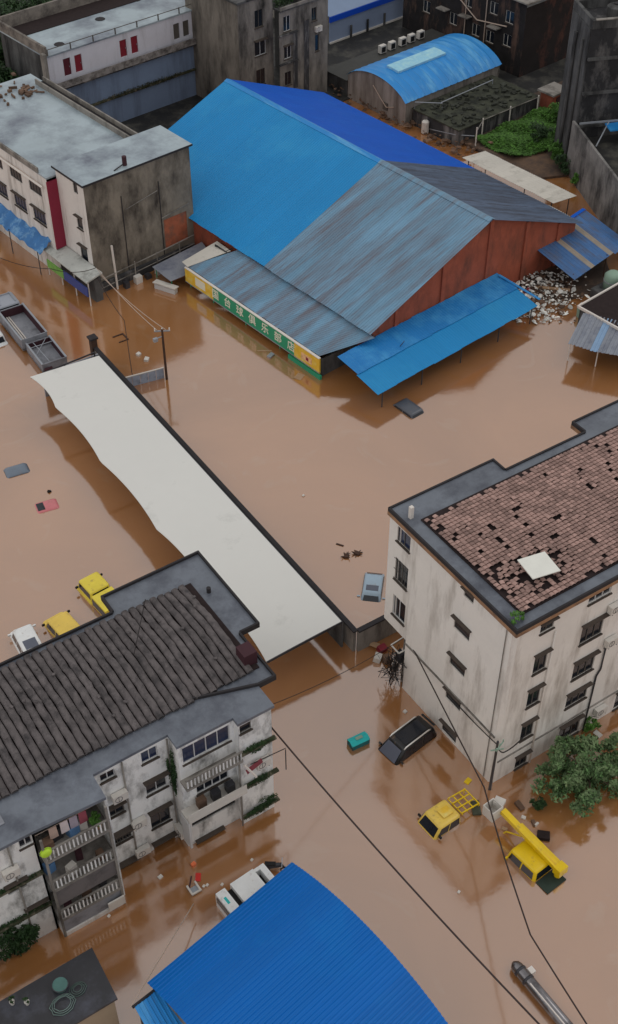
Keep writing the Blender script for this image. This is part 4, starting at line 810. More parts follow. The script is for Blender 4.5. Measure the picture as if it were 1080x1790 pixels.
TH = thing('terrace_house', 'dark flat roofed house with tan wall at the bottom left corner', 'building', (4, 30, 0))
MB().box(-3, 7.8, 28.85, 31.6, -.6, 2.9).build('wall', mat('tan_render', A(136, 122, 104), .85, .08, .6), TH); MB().prism([(-3, 28.7), (7.95, 28.75), (8.1, 31.8), (-3, 31.7)], 2.9, 3.05).build('roof_slab', mat('wet_black_roof', A(36, 36, 40), .35, .2, .5, A(60, 62, 72), .35, .5, spec=.5), TH)
for lb, c, r, mm in (('larger grey-green garden hose coil on the black terrace', (5.6, 29.9), .62, mat('dull_hose', A(84, 100, 96), .6)), ('smaller dark green hose coil on the black terrace', (6.55, 30.2), .42, mat('dark_green_hose', A(60, 74, 70), .6))):
    mb = MB()
    for k in range(3): mb.tube([(c[0] + (r - .1 * k) * math.cos(j * .4) * (1 + .08 * math.sin(j * 3 + k)), c[1] + (r - .1 * k) * .8 * math.sin(j * .4), 3.1 + .05 * k + .03 * math.sin(j)) for j in range(17)], .022, 5)
    solo('garden_hose', mb, mm, lb, 'hose', (*c, 3.05))
FB = thing('folding_tub', 'teal plastic tub standing on the black terrace', 'tub', (5.9, 30.75, 3.05)); MB().tube([(5.9, 30.75, 3.05), (5.9, 30.75, 3.4)], [.3, .4], 14).build('tub', mat('faded_teal', A(62, 92, 88), .6, .2, 2), FB); MB().tube([(5.9 + .4 * math.cos(i * .42), 30.75 + .4 * math.sin(i * .42), 3.4) for i in range(16)], .025, 5).build('rim', m_steeld, FB)
for i, (x, y, lb) in enumerate(((2.6, 31.4, 'potted seedling at the far left of the black terrace'), (3.6, 31.3, 'pale potted plant near the terrace edge'), (4.2, 30.9, 'small potted herb left of the teal tub'))):
    t = thing('potted_plant', lb, 'plant', (x, y, 3.05)); MB().tube([(x, y, 3.05), (x, y, 3.3)], [.1, .14], 8).build('pot', m_ac, t); mb, _ = foliage((x, y, 3.5), (.2, .2, .22), 90, .07, 4, seed=60 + i); mb.build('leaves', m_leafd, t)
BR = thing('blue_lean_to', 'small faded blue lean-to roof beside the bright blue shed', 'shed', (10, 26, 0))
gdv = Vector((0, -3.2, -.3)); sheets(BR, 'roof_sheet', (8.5, 28.1, 2.6), (1, .1, 0), gdv, 2, .95, gdv.length, m_hallr); MB().box(8.6, 10.3, 25.2, 27.9, -.6, 2.2).build('wall', m_dark2, BR); MB().bar((8.4, 28.15, 2.6), (10.5, 28.4, 2.65), .12, .12).build('edge_beam', m_rim, BR)

# ================================================================ vehicles in the flood
def ring(x0, x1, hy, r, z, k=4):
    pts = []
    for cx, cy, a0 in ((x1 - r, hy - r, 0), (x0 + r, hy - r, 90), (x0 + r, -hy + r, 180), (x1 - r, -hy + r, 270)):
        for i in range(k + 1): a = R_(a0 + 90 * i / k); pts.append((cx + r * math.cos(a), cy + r * math.sin(a), z))
    return pts
def loft(rings, cap=True):
    mb = MB(); n = len(rings[0]); mb.add([p for r in rings for p in r], [(j * n + i, j * n + (i + 1) % n, (j + 1) * n + (i + 1) % n, (j + 1) * n + i) for j in range(len(rings) - 1) for i in range(n)])
    if cap: k = len(mb.v); mb.add(rings[-1], [tuple(range(n))])
    return mb
def place(t, x, y, z, ang, tx=0, ty=0): t.location = (x, y, z); t.rotation_euler = (R_(tx), R_(ty), R_(ang)); return t
def cabin(t, bot, top, zb, zr, m_p, body=None, zh=None, glass=m_glass, nside=2, front_w=True, rear_w=True, m_roof=None):
    """body, greenhouse and windows; bot/top = (x0, x1, half width) at belt and roof"""
    b0, b1, bw = bot; t0, t1, tw = top; rings = []
    if body:
        h0, h1, hw_ = body; rings += [ring(h0, h1, hw_, .25, -1.0), ring(h0, h1, hw_, .25, zh - .12), ring(h0 + .06, h1 - .06, hw_ - .05, .22, zh)]
        loft(rings).build('body', m_p, t, True); rings = []
    rings = [ring(b0, b1, bw, .16, zb - .5), ring(b0, b1, bw, .16, zb), ring(t0 - .04, t1 + .04, tw + .02, .15, zr - .09), ring(t0 + .02, t1 - .02, tw - .03, .14, zr - .025), ring(t0 + .16, t1 - .16, tw - .16, .1, zr), ring(t0 + .4, t1 - .4, max(.1, tw - .4), .05, zr + .012)]
    loft(rings).build('cabin', m_p, t, True)
    def q(f, a, b): return a + (b - a) * f
    zl, zu = .12, .9; z0, z1 = q(zl, zb, zr - .09), q(zu, zb, zr - .09)
    X0l, X0u, X1l, X1u, Wl, Wu = q(zl, b0, t0 - .04), q(zu, b0, t0 - .04), q(zl, b1, t1 + .04), q(zu, b1, t1 + .04), q(zl, bw, tw + .02), q(zu, bw, tw + .02)
    o_ = .012
    if front_w: MB().sheet((X1l + o_, -Wl + .14, z0), (X1l + o_, Wl - .14, z0), (X1u + o_, Wu - .14, z1), (X1u + o_, -Wu + .14, z1), .03).build('windscreen', glass, t)
    if rear_w: MB().sheet((X0l - o_, Wl - .14, z0), (X0l - o_, -Wl + .14, z0), (X0u - o_, -Wu + .14, z1), (X0u - o_, Wu - .14, z1), .03).build('rear_window', glass, t)
    for s in (1, -1):
        for i in range(nside):
            fa, fb = .06 + i * .88 / nside + .02, .06 + (i + 1) * .88 / nside - .02
            a, b = (q(fa, X0l, X1l), q(fb, X0l, X1l)), (q(fa, X0u, X1u), q(fb, X0u, X1u)); p_ = [(a[0], s * (Wl + o_), z0), (a[1], s * (Wl + o_), z0), (b[1], s * (Wu + o_), z1), (b[0], s * (Wu + o_), z1)]
            (MB().sheet(*p_, .03) if s < 0 else MB().sheet(*reversed(p_), .03)).build('side_window', glass, t)
def mirrors(t, x, y, z, m):
    for s in (1, -1): MB().xbox(.1, .2, .14, Matrix.Translation((x, s * y, z))).build('mirror', m, t)
def vehicle(name, label, cat, x, y, ang, tx=0, ty=0): t = thing(name, label, cat, (0, 0, 0)); return place(t, x, y, 0, ang, tx, ty)

t = vehicle('suv', 'black suv with silver roof rails afloat beside the pale apartment block', 'car', 30.3, 34.85, 187, 0, 2)
cabin(t, (-1.7, 1.75, .84), (-1.5, .95, .66), .06, .74, p_black, (-2.1, 2.2, .88), -.12, nside=3)
MB().box(-1.15, .65, -.46, .46, .755, .77).build('sunroof', m_glass, t)
MB().sheet((1.74, -.66, .12), (1.74, .66, .12), (1.06, .55, .66), (1.06, -.55, .66), -.03).build('windscreen_tint', mat('slate_glass', A(70, 74, 86), .2, .05, spec=.6), t)
for s in (1, -1): MB().tube([(-1.25, s * .62, .74), (-1.1, s * .62, .82), (.75, s * .62, .82), (.92, s * .62, .72)], .045, 8).build('roof_rail', mat('chrome_rail', A(190, 186, 182), .25, .03, metal=.5), t, True)
MB().bar((-1.68, -.55, .7), (-1.68, .55, .7), .14, .05).build('spoiler', p_black, t); mirrors(t, 1.4, .93, .2, p_black)
t = vehicle('saloon_car', 'silver blue car with roof just above water beside boundary wall', 'car', 36.0, 46.4, 228)
cabin(t, (-1.6, 1.55, .72), (-.95, .85, .6), -.15, .34, p_silver, (-2.1, 2.1, .82), -.12); MB().box(.12, .62, -.42, .42, .342, .356).build('sunroof', mat('slate_glass', A(70, 74, 86), .2), t); mirrors(t, .95, .85, .0, p_silver)
t = vehicle('saloon_car', 'dark grey car nearly submerged in front of the blue awning', 'car', 49.65, 60.6, 96)
cabin(t, (-1.35, 1.35, .7), (-1.0, .85, .62), -.2, .3, p_grey, (-2.0, 2.0, .8), -.3)
t = vehicle('saloon_car', 'slate blue car roof barely above water at the left edge', 'car', 20.9, 70.8, -8)
cabin(t, (-1.3, 1.3, .66), (-.8, .75, .55), -.3, .14, p_blueg, (-1.9, 1.9, .8), -.3)
t = vehicle('hatchback_car', 'pink car roof with dark rear showing above water at left', 'car', 21.1, 66.0, -10)
cabin(t, (-1.25, 1.2, .66), (-.75, .75, .55), -.38, .1, p_pink, (-1.7, 1.7, .78), -.4); MB().box(-.72, -.2, -.4, .4, .1, .118).build('sunroof', m_glass, t); MB().tube([(-.2, -.3, .09), (-.4, -.3, .4)], .015, 5).build('aerial', m_black, t)
solo('floating_bag', MB().xbox(.25, .18, .16, Matrix.Translation((21.9, 67.3, .04)) @ Matrix.Rotation(.5, 4, 'Y')), m_black, 'small black lump floating beside the pink car', 'bag', (21.9, 67.3, 0))
t = vehicle('crew_cab_truck', 'pale yellow two-section truck beside the dark ribbed roof', 'truck', 20.25, 55.6, 95)
cabin(t, (-.1, 1.75, .78), (.02, 1.55, .72), .3, 1.0, p_yel, (-.2, 2.0, .84), .2, nside=1); MB().box(-1.9, -.16, -.78, .78, -.8, .86).build('cargo_box', p_yel, t); MB().box(-.16, -.06, -.7, .7, -.5, .6).build('gap', m_black, t); MB().box(-1.85, -.2, .782, .80, .1, .7).build('side_window', m_glass, t); mirrors(t, 1.5, .95, .5, m_black)
t = vehicle('van', 'orange yellow van between the white van and the ribbed roof', 'van', 16.95, 54.35, 96)
cabin(t, (-1.4, 1.15, .8), (-1.3, .8, .72), .15, .85, p_yel3, (-1.6, 1.6, .84), .1, nside=2); mirrors(t, 1.0, .95, .4, m_black)
t = vehicle('van', 'white van with grey roof panel at the left edge', 'van', 14.45, 54.35, 86)
cabin(t, (-1.6, 1.45, .72), (-1.5, 1.05, .62), .15, .98, p_white, (-1.8, 1.8, .8), .1, nside=3); MB().box(-1.0, -.2, -.42, .42, .985, 1.0).build('roof_panel', mat('slate_glass', A(70, 74, 86), .2), t); mirrors(t, 1.25, .85, .4, p_white)
# pickup with ladder rack
t = vehicle('pickup_truck', 'yellow pickup truck with ladder rack in water by the block corner', 'truck', 28.6, 29.4, 183, 0, -2); t.location.z = -.1
cabin(t, (-.85, 1.2, .78), (-.75, .7, .68), .05, .8, p_yel3, (-2.6, 2.0, .82), -.1, nside=2)
r_ = MB()
for s in (-.6, -.2, .2, .6): r_.bar((-2.3, s, .55), (-.95, s, .72), .07, .06)
for x in (-2.25, -1.8, -1.35, -.98): r_.bar((x, -.65, .6), (x, .65, .6), .06, .06)
r_.build('ladder_rack', p_yel2, t)
for s in (-.62, .62): MB().box(-2.3, -2.22, s - .04, s + .04, -.5, .58).build('rack_post', p_yel2, t)
MB().box(-2.5, -.95, -.72, .72, -.3, .12).build('load_bed', m_framed, t); MB().box(-.5, .2, -.25, .35, .865, .9).build('roof_stain', m_yellow, t); mirrors(t, .9, .9, .3, m_black)
# bucket truck
t = vehicle('bucket_truck', 'yellow bucket truck with white bucket and folded boom in the flood', 'truck', 31.1, 24.5, 94, 0, 3); t.location.z = -.16
cabin(t, (-1.0, 1.2, .8), (-.92, .95, .7), .1, .9, p_yel2, (-2.6, 1.7, .84), -.1, nside=2)
MB().box(-1.95, -1.05, -.72, .72, -.6, .16).build('load_bed', mat('dark_green_bed', A(34, 46, 40), .6, .2, 2), t)
bm = MB(); bm.bar((-1.5, -.42, .95), (2.7, -.28, 1.75), .36, .3).bar((-1.45, -.72, .9), (1.6, -.6, 1.35), .24, .22); bm.build('boom', p_yel2, t)
MB().bar((-1.5, -.42, 1.1), (.8, -.36, 1.48), .05, .06).build('hydraulic_ram', m_yellow, t)
MB().tube([(-1.5, -.5, .2), (-1.5, -.5, 1.1)], .2, 12).build('pedestal', p_yel2, t)
MB().box(-1.85, -1.35, -.85, -.2, .6, 1.15).build('knuckle', p_yel2, t)
bk = MB(); 
for w_ in ((2.7, 3.5, .0, .05), (2.7, 3.5, .75, .8), (2.7, 2.76, .05, .75), (3.44, 3.5, .05, .75)): bk.box(w_[0], w_[1], w_[2] - .3, w_[3] - .3, 1.35, 2.1)
bk.box(2.7, 3.5, -.3, .5, 1.3, 1.36); bk.build('bucket', m_ac, t); MB().xbox(.6, .5, .25, Matrix.Translation((3.2, -.5, 1.85)) @ Matrix.Rotation(.4, 4, 'Z')).build('bucket_cover', m_ac, t)
MB().tube([(1.2, -.3, 1.0), (2.2, -.2, .4), (2.5, .2, -.1)], .05, 6).build('strap', p_yel2, t); mirrors(t, 1.0, .95, .3, p_yel2)
# white box truck under the blue eave
t = vehicle('box_truck', 'white box truck stuck against the bright blue vaulted roof', 'truck', 16.8, 31.3, 4)
MB().box(-1.55, -.95, -.72, .72, -.8, 1.2).build('cab', p_white, t); MB().box(-1.58, -1.55, -.6, .6, .5, 1.0).build('windscreen', m_glass, t); MB().box(-.95, -.6, -.6, .6, -.8, .9).build('chassis', m_black, t)
bx = MB().box(-.6, .9, -.72, .72, -.8, 1.22).build('cargo_box', p_white, t); MB().box(-1.35, -1.2, -.2, .25, 1.2, 1.207).build('roof_mark', m_teal, t)
fr_ = MB()
for q in ((.9, 1.6, .52, .72), (.9, 1.6, -.72, -.5), (1.25, 1.6, -.5, .52)): fr_.box(q[0], q[1], q[2], q[3], -.4, 1.1)
fr_.build('tail_frame', p_white, t); MB().box(.92, 1.25, -.5, .52, -.4, .5).build('load_bed', m_black, t); mirrors(t, -1.4, .85, .7, m_black)
t = vehicle('motorcycle', 'dark motorcycle half under water behind the white box truck', 'motorcycle', 19.0, 32.0, -35)
for x in (-.6, .6): MB().tube([(x + .3 * math.cos(i * .45), 0, -.05 + .3 * math.sin(i * .45)) for i in range(15)], .05, 6).build('wheel', m_black, t)
MB().tube([(-.55, 0, .1), (-.1, 0, .42), (.35, 0, .5), (.5, 0, .3)], [.1, .16, .13, .05], 8).build('body', m_steeld, t, True); MB().bar((.4, -.32, .72), (.4, .32, .72), .04, .04).build('handlebar', m_metal, t); MB().xbox(.6, .24, .1, Matrix.Translation((-.25, 0, .58))).build('seat', m_black, t)
t = vehicle('cargo_tricycle', 'turquoise tricycle canopy poking out of the water near the suv', 'tricycle', 27.75, 36.4, -4)
MB().sheet((-.62, -.34, .42), (.62, -.34, .42), (.62, 0, .56), (-.62, 0, .56), .03).sheet((-.62, 0, .56), (.62, 0, .56), (.62, .34, .42), (-.62, .34, .42), .03).build('canopy', m_teal, t); MB().box(-.58, .58, -.31, .31, -.5, .4).build('body', mat('dark_teal', A(20, 84, 88), .6), t); MB().box(-.2, .25, -.1, .1, .56, .6).build('roof_vent', m_tank, t)
for x, y in ((-.58, -.3), (.58, -.3), (-.58, .3), (.58, .3)): MB().box(x - .02, x + .02, y - .02, y + .02, -.5, .44).build('post', m_steeld, t)
# cargo truck and trailer at the left
def open_bed(t, xa, xb, ya, yb_, z0, z1, m_in=m_trail):
    MB().box(xa, xb, ya, yb_, z0 - .15, z0).build('bed_floor', m_trail, t)
    for n_, a in (('side_board', (xa, xb, ya, ya + .09)), ('side_board', (xa, xb, yb_ - .09, yb_)), ('end_board', (xa, xa + .09, ya + .09, yb_ - .09)), ('end_board', (xb - .09, xb, ya + .09, yb_ - .09))):
        MB().box(*a, z0 - .2, z1).build(n_, m_trail, t)
    MB().box(xa + .09, xb - .09, yb_ - .11, yb_ - .092, z0 + .05, z1 - .06).box(xa + .09, xa + .11, ya + .1, yb_ - .12, z0 + .05, z1 - .06).build('inner_lining', m_maroon, t)
    mb = MB()
    for q in ((ya - .03, ya + .12), (yb_ - .12, yb_ + .03)): MB().box(xa - .03, xb + .03, q[0], q[1], z1, z1 + .06).build('top_rail', m_metal, t)
    pass
t = vehicle('cargo_truck', 'grey open-bed cargo truck at the left edge of the flooded street', 'truck', 28.65, 86.7, -91)
open_bed(t, -2.5, 2.5, -1.15, 1.15, .4, 1.25); MB().tube([(-2.3, -.55, .5), (2.3, -.6, .5)], .08, 8).tube([(-2.3, -.35, .5), (2.3, -.38, .5)], .06, 8).build('load_pipes', m_pipe, t)
MB().box(-2.3, 2.3, -.85, .95, -.8, .2).build('chassis', m_steeld, t); cabin(t, (-4.9, -2.75, 1.05), (-4.7, -2.85, .98), .4, 1.35, mat('light_grey_paint', A(128, 132, 140), .5, .08), (-5.2, -2.65, 1.1), .35, nside=1)
MB().bar((-4.6, -.7, 1.42), (-3, -.7, 1.42), .06, .08).bar((-4.6, .7, 1.42), (-3, .7, 1.42), .06, .08).bar((-4.4, -.75, 1.44), (-4.4, .75, 1.44), .06, .06).build('roof_rack', m_metal, t)
t = vehicle('trailer', 'grey open trailer with diagonal bars by the white canopy', 'trailer', 28.75, 82.35, -92)
open_bed(t, -1.7, 1.75, -1.08, 1.08, .25, .9); MB().bar((-1.5, -.5, .92), (1.5, -.35, .88), .05, .05).bar((-1.5, .6, .92), (.2, -.9, .9), .04, .04).bar((-.9, .95, .9), (-.9, -.95, .9), .05, .05).build('cross_bar', m_metal, t); MB().box(1.75, 2.0, -.95, -.3, -.4, .5).build('tail_box', m_maroon, t); MB().box(-1.6, 1.6, -.8, .8, -.8, .1).build('chassis', m_steeld, t)
t = vehicle('van', 'small pale van partly hidden behind the grey cargo truck', 'van', 26.2, 87.6, -90); cabin(t, (-1.2, 1.2, .75), (-1.1, .9, .65), .05, .7, p_white, (-1.6, 1.6, .8), .05)
# long steel tube
ta, tb_ = Vector(at(900, 1686, .4)), Vector(at(1000, 1805, .4)); td = (tb_ - ta).normalized(); tp = lambda d, z=0, o=0: ta + td * d + Vector((-td.y * o, td.x * o, z))
t = thing('steel_tube', 'long glossy grey steel tube with banded end at bottom right', 'tube', (ta.x, ta.y, 0))
MB().tube([tp(-.15), tp(0), tp(.2), tp(7)], [.1, .27, .33, .33], 20).build('tube', mat('polished_grey_steel', A(104, 102, 104), .2, .2, 1, A(52, 48, 48), .4, 1.5, metal=.8), t, True)
for d in (.35, .95): MB().tube([tp(d), tp(d + .14)], .355, 20).build('band', m_steeld, t, True)
MB().xbox(.3, .35, .25, Matrix.Translation(tp(.75, .05, .45))).build('bracket', m_pipe, t)
MB().tube([tp(1.3, .27, -.14), tp(7, .27, -.14)], .045, 6).build('strip', m_pipe, t)  # highlight along the tube, modelled as a raised white strip

# ================================================================ poles and cables
t = thing('utility_pole', 'thin dark utility pole standing in water beside the panel fence', 'utility pole', (35.65, 74.5, 0)); MB().tube([(35.65, 74.5, -.8), (35.65, 74.5, 4.9)], [.12, .09], 8).build('pole', m_wdark, t)
MB().bar((35.1, 74.8, 4.7), (36.2, 74.2, 4.7), .09, .09).bar((34.9, 74.5, 4.2), (35.65, 74.5, 4.2), .06, .06).build('crossarm', m_metal, t)
for x, y in ((35.15, 74.78), (36.15, 74.22), (35.65, 74.5)): MB().tube([(x, y, 4.74), (x, y, 4.98)], [.06, .05], 8).build('insulator', m_pipe, t)
MB().xbox(.35, .25, .3, Matrix.Translation((35.0, 74.5, 4.1))).build('lamp_head', m_metal, t)
t = thing('panel_fence', 'short pale panel fence between canopy wall and utility pole', 'fence', (34.2, 75.1, 0)); m_pf = mat('pale_blue_panel', A(124, 134, 150), .6, .08, 1, A(92, 98, 110), .4, 1.5)
for i in range(5): a = Vector((32.3, 75.3, 0)).lerp(Vector((35.6, 74.75, 0)), i / 5); b = Vector((32.3, 75.3, 0)).lerp(Vector((35.6, 74.75, 0)), (i + 1) / 5 - .012); MB().bar((a.x, a.y, .2), (b.x, b.y, .2), .06, 1.5).build('panel', m_pf, t)
MB().bar((32.3, 75.3, 1.0), (35.6, 74.75, 1.0), .1, .07).build('top_rail', m_ac, t)
t = thing('utility_pole', 'short dark pole with crossarm at the corner of the apartment block', 'utility pole', (32.25, 29.5, 0)); MB().tube([(32.25, 29.5, -.8), (32.25, 29.5, 4.6)], [.1, .07], 8).build('pole', m_steeld, t); MB().bar((31.9, 29.2, 4.3), (32.7, 29.5, 4.3), .06, .06).bar((31.9, 29.6, 3.9), (32.6, 29.3, 3.9), .06, .06).build('crossarm', m_tank, t)
for x, y in ((31.95, 29.22), (32.3, 29.36), (32.65, 29.48)): MB().tube([(x, y, 4.33), (x, y, 4.5)], .04, 6).build('insulator', m_tank, t)
pj = at(703, 1190, 0)
t = thing('utility_pole', 'utility pole with tangled wires between boundary wall and apartment block', 'utility pole', pj); MB().tube([(pj[0], pj[1], -.8), (pj[0], pj[1], 4.4)], [.13, .09], 8).build('pole', m_conc, t)
fr_ = MB(); z = 3.4; fr_.bar((pj[0] - .7, pj[1] + .5, z), (pj[0] + .2, pj[1] + .5, z + .1), .07, .07).bar((pj[0] - .7, pj[1] - .3, z), (pj[0] + .2, pj[1] - .3, z), .07, .07).bar((pj[0] - .7, pj[1] + .5, z), (pj[0] - .7, pj[1] - .3, z), .07, .07).bar((pj[0] - .7, pj[1] + .5, z), (pj[0], pj[1], 4.3), .05, .05); fr_.build('bracket', m_ac, t)
rg = random.Random(77); tg = MB()
for k in range(34):
    p = [(pj[0] - .7 + rg.gauss(0, .35), pj[1] + .1 + rg.gauss(0, .4), 1.6 + rg.uniform(-1.2, 1.6)) for _ in range(4)]; tg.tube(p, .02, 4)
tg.build('wire_tangle', m_cable, t); MB().box(pj[0] - .5, pj[0] - .1, pj[1] - .2, pj[1] + .25, 2.2, 2.9).build('meter_box', m_steeld, t)
for i, (px, py, c, lb) in enumerate(((668, 1132, m_redd, 'reddish crate in the pile left of the tangled pole'), (660, 1148, m_ac, 'pale crate in the pile left of the tangled pole'), (676, 1150, m_trashd, 'brown crate in the pile left of the tangled pole'), (655, 1125, m_wood, 'tan board in the corner of the boundary wall'))):
    p = at(px, py, .3); solo('storage_crate' if i < 3 else 'wooden_board', MB().xbox(.55, .45, .4 if i < 3 else .06, Matrix.Translation((p[0], p[1], .2)) @ Matrix.Rotation(i * .7, 4, 'Z') @ Matrix.Rotation(.2, 4, 'X')), c, lb, 'crate' if i < 3 else 'board', (p[0], p[1], 0))
m_c2 = mat('brown_black_cable', A(44, 34, 32), .6, .05)
cable('power_cable', [(21.2, 35.6, 7.3), at(1000, 1850, 7.5)], .05, m_c2, 'long dark cable running diagonally from cream block to bottom right', sag=.5)
cable('power_cable', [(pj[0], pj[1], 4.4), at(846, 1376, 4.0), at(882, 1500, 4.6), at(927, 1634, 5.4), at(1035, 1805, 6.5)], .042, m_c2, 'dark cable passing over the bucket truck to bottom right edge', sag=.03)
cable('power_cable', [(pj[0], pj[1], 4.0), (32.25, 29.5, 4.3)], .035, m_cable, 'dark cable along the pale wall between the two near poles', sag=.5)
cable('power_cable', [(32.25, 29.5, 4.2), (32.9, 29.5, 3.1), (34.5, 29.6, 3.4)], .04, m_cable, 'black cable looped around the corner of the apartment block', sag=.2)
cable('service_cable', [(pj[0], pj[1], 4.2), (21.3, 36.0, 8.6)], .02, m_cable, 'thin wire crossing the flooded lane from tangled pole to cream block', sag=.4)
hx = lambda x, y, z: (*rot2(x, y, HF), z)
cable('service_cable', [hx(47.4, 82.4, 3.2), (35.3, 74.7, 4.8)], .03, m_cableg, 'upper pale wire from the shop row to the thin pole', sag=.3)
cable('service_cable', [hx(47.6, 82.6, 2.6), (35.9, 74.4, 4.8)], .03, m_cableg, 'lower pale wire from the shop row to the thin pole', sag=.35)
cable('service_cable', [hx(47.2, 82.3, 2.6), (36.1, 82.6, .9), (33.0, 75.2, 1.0)], .03, m_c2, 'dark wire hanging from the shop row down to the panel fence', sag=.3)
cable('service_cable', [hx(47.3, 82.3, 3.3), at(90, 470, 3.0), at(-20, 442, 3.2)], .03, m_c2, 'dark wire sagging across the brown street at the left edge', sag=.4)
cable('service_cable', [at(338, 1580, 1.0), at(228, 1760, 3.3)], .03, m_cableg, 'pale wire rising from floating debris to the bottom left roofs')
cable('service_cable', [(19.6, 35.2, 5.6), (21.9, 35.3, 5.2), at(500, 1345, 5.0)], .03, m_cable, 'short looped wire at the right corner of the cream block')

# ================================================================ trees
tree('broadleaf_tree', 'bushy green tree standing in water at the right edge', (37.2, 26.7, 0), 1.35, (3.2, 2.5, 1.35), 11500, .125, m_leaf, 90, 71, trunk=.16, cs=(.08, .24), spread=1.0)
tree('shrub', 'small dark shrub poking from water left of the bushy tree', (*at(940, 1412)[:2], 0), .4, (.45, .55, .4), 420, .1, m_leafd, 8, 72, 'shrub', None, .04)
tree('shrub', 'low green shrub against the apartment block near the bushy tree', (*at(1030, 1275)[:2], 0), .5, (.6, .5, .5), 420, .1, m_leafg, 8, 73, 'shrub', None, .05)
for i, (x, y, r, lb) in enumerate(((63.5, 124, 4.2, 'leftmost dark tree behind the white block with red doors'), (69, 126, 4.5, 'second dark tree behind the white block with red doors'), (74.5, 128.5, 4.5, 'rightmost dark tree behind the white block with red doors'), (57.3, 115.5, 2.6, 'dark tree at the left end of the white block'), (55.6, 111.5, 1.9, 'low dark tree at the left edge above the wing roof'))):
    tree('broadleaf_tree', lb, (x, y, .1), 6 if r > 4 else 5.2, (r, r, 3.4 if r > 4 else 2.2), 3800, .3, m_leafd, 24, 80 + i, group='trees behind the white block', trunk=.25, fr=HF)

# ================================================================ floating and heaped debris
def scrap(mb, s, M_, rg):
    """crumpled irregular scrap"""
    n = len(mb.v); k = rg.randint(5, 7); top = [(s * rg.uniform(.5, 1.1) * math.cos(6.283 * i / k), s * rg.uniform(.35, .8) * math.sin(6.283 * i / k), s * rg.uniform(-.12, .2)) for i in range(k)]
    vs_ = top + [(x * .7, y * .7, z + s * rg.uniform(.1, .35)) for x, y, z in top]; mb.add([M_ @ Vector(v) for v in vs_], [tuple(range(k, 2 * k))] + [(i, (i + 1) % k, k + (i + 1) % k, k + i) for i in range(k)])
def bit(name, label, cat, px, py, dims, m, rz=0, tilt=.1, z=None):
    p = at(px, py, .1); return solo(name, MB().xbox(*dims, Matrix.Translation((p[0], p[1], (dims[2] * .3 if z is None else z))) @ Matrix.Rotation(rz, 4, 'Z') @ Matrix.Rotation(tilt, 4, 'X')), m, label, cat, (p[0], p[1], 0))
bit('floating_board', 'tan square board floating by the near end of the sign', 'board', 523, 657, (.75, .6, .06), m_wood, .5)
bit('floating_board', 'thin pale stick floating below the green sign', 'stick', 462, 612, (1.2, .08, .06), m_wood, -.6)
bit('floating_box', 'pale box floating below the green sign', 'box', 473, 621, (.6, .35, .2), m_metal, .4)
bit('floating_bag', 'left white lump floating beside the dark hanging wire', 'bag', 242, 619, (.35, .3, .25), m_ac, .3)
bit('floating_bag', 'right white lump floating near the panel fence', 'bag', 256, 628, (.45, .35, .25), m_ac, .8)
t = thing('floating_timbers', 'dark square bracket shaped frame floating in the brown street', 'frame', at(211, 592)); p = at(211, 592); MB().box(p[0] - .5, p[0] + .5, p[1] + .45, p[1] + .55, -.05, .08).build('bar', m_wdark, t); MB().box(p[0] + .4, p[0] + .5, p[1] - .5, p[1] + .45, -.05, .08).build('bar', m_wdark, t); MB().box(p[0] - .4, p[0] + .4, p[1] - .5, p[1] - .42, -.05, .08).build('bar', m_wdark, t)
bit('floating_bag', 'tiny pale speck floating mid-water beside the boundary wall', 'bag', 530, 865, (.18, .16, .1), m_ac, .2)
bit('floating_board', 'thin dark stick floating above the silver blue car', 'stick', 594, 951, (.55, .12, .06), m_wdark, -1.0)
for nm, lb, px, py, sd in (('floating_branch', 'larger dark tangle of branches floating above the silver blue car', 605, 973, 1), ('floating_branch', 'smaller dark wedge of debris right of the branch tangle', 624, 968, 2)):
    p = at(px, py); rg = random.Random(sd); mb = MB()
    for k in range(9): a = rg.uniform(0, 6.28); mb.tube([(p[0] + rg.gauss(0, .1), p[1] + rg.gauss(0, .1), .02), (p[0] + .4 * math.cos(a), p[1] + .4 * math.sin(a), rg.uniform(0, .3))], [.06, .02], 5)
    mb.xbox(.4, .3, .16, Matrix.Translation((p[0], p[1], .05)) @ Matrix.Rotation(sd, 4, 'Z')); solo(nm, mb, m_wdark, lb, 'branch', (p[0], p[1], 0))
bit('floating_bag', 'white speck floating between the two near apartment blocks', 'bag', 280, 1532, (.25, .2, .14), m_ac, .2)
bit('floating_bag', 'orange cup shaped litter at the foot of the glazed bay', 'litter', 338, 1510, (.25, .2, .2), mat('orange_plastic', A(190, 96, 60), .5), .2)
bit('floating_board', 'red plastic sheet floating beside the white framed debris', 'sheet', 346, 1532, (.5, .3, .06), mat('red_plastic', A(160, 40, 36), .5), 1.0)
bit('floating_board', 'dark red pole floating below the cream block', 'pole', 332, 1543, (.9, .07, .07), m_maroon, .9)
t = thing('floating_chair', 'white plastic chair frame floating below the cream block', 'chair', at(340, 1556)); p = at(340, 1556)
MB().box(p[0] - .3, p[0] + .3, p[1] - .3, p[1] - .2, .1, .2).build('backrest', m_ac, t); MB().box(p[0] - .3, p[0] - .2, p[1] - .2, p[1] + .4, .05, .15).build('armrest', m_ac, t); MB().box(p[0] + .2, p[0] + .3, p[1] - .2, p[1] + .4, .05, .15).build('armrest', m_ac, t); MB().box(p[0] - .2, p[0] + .2, p[1] - .2, p[1] + .2, -.02, .06).build('seat', m_metal, t)
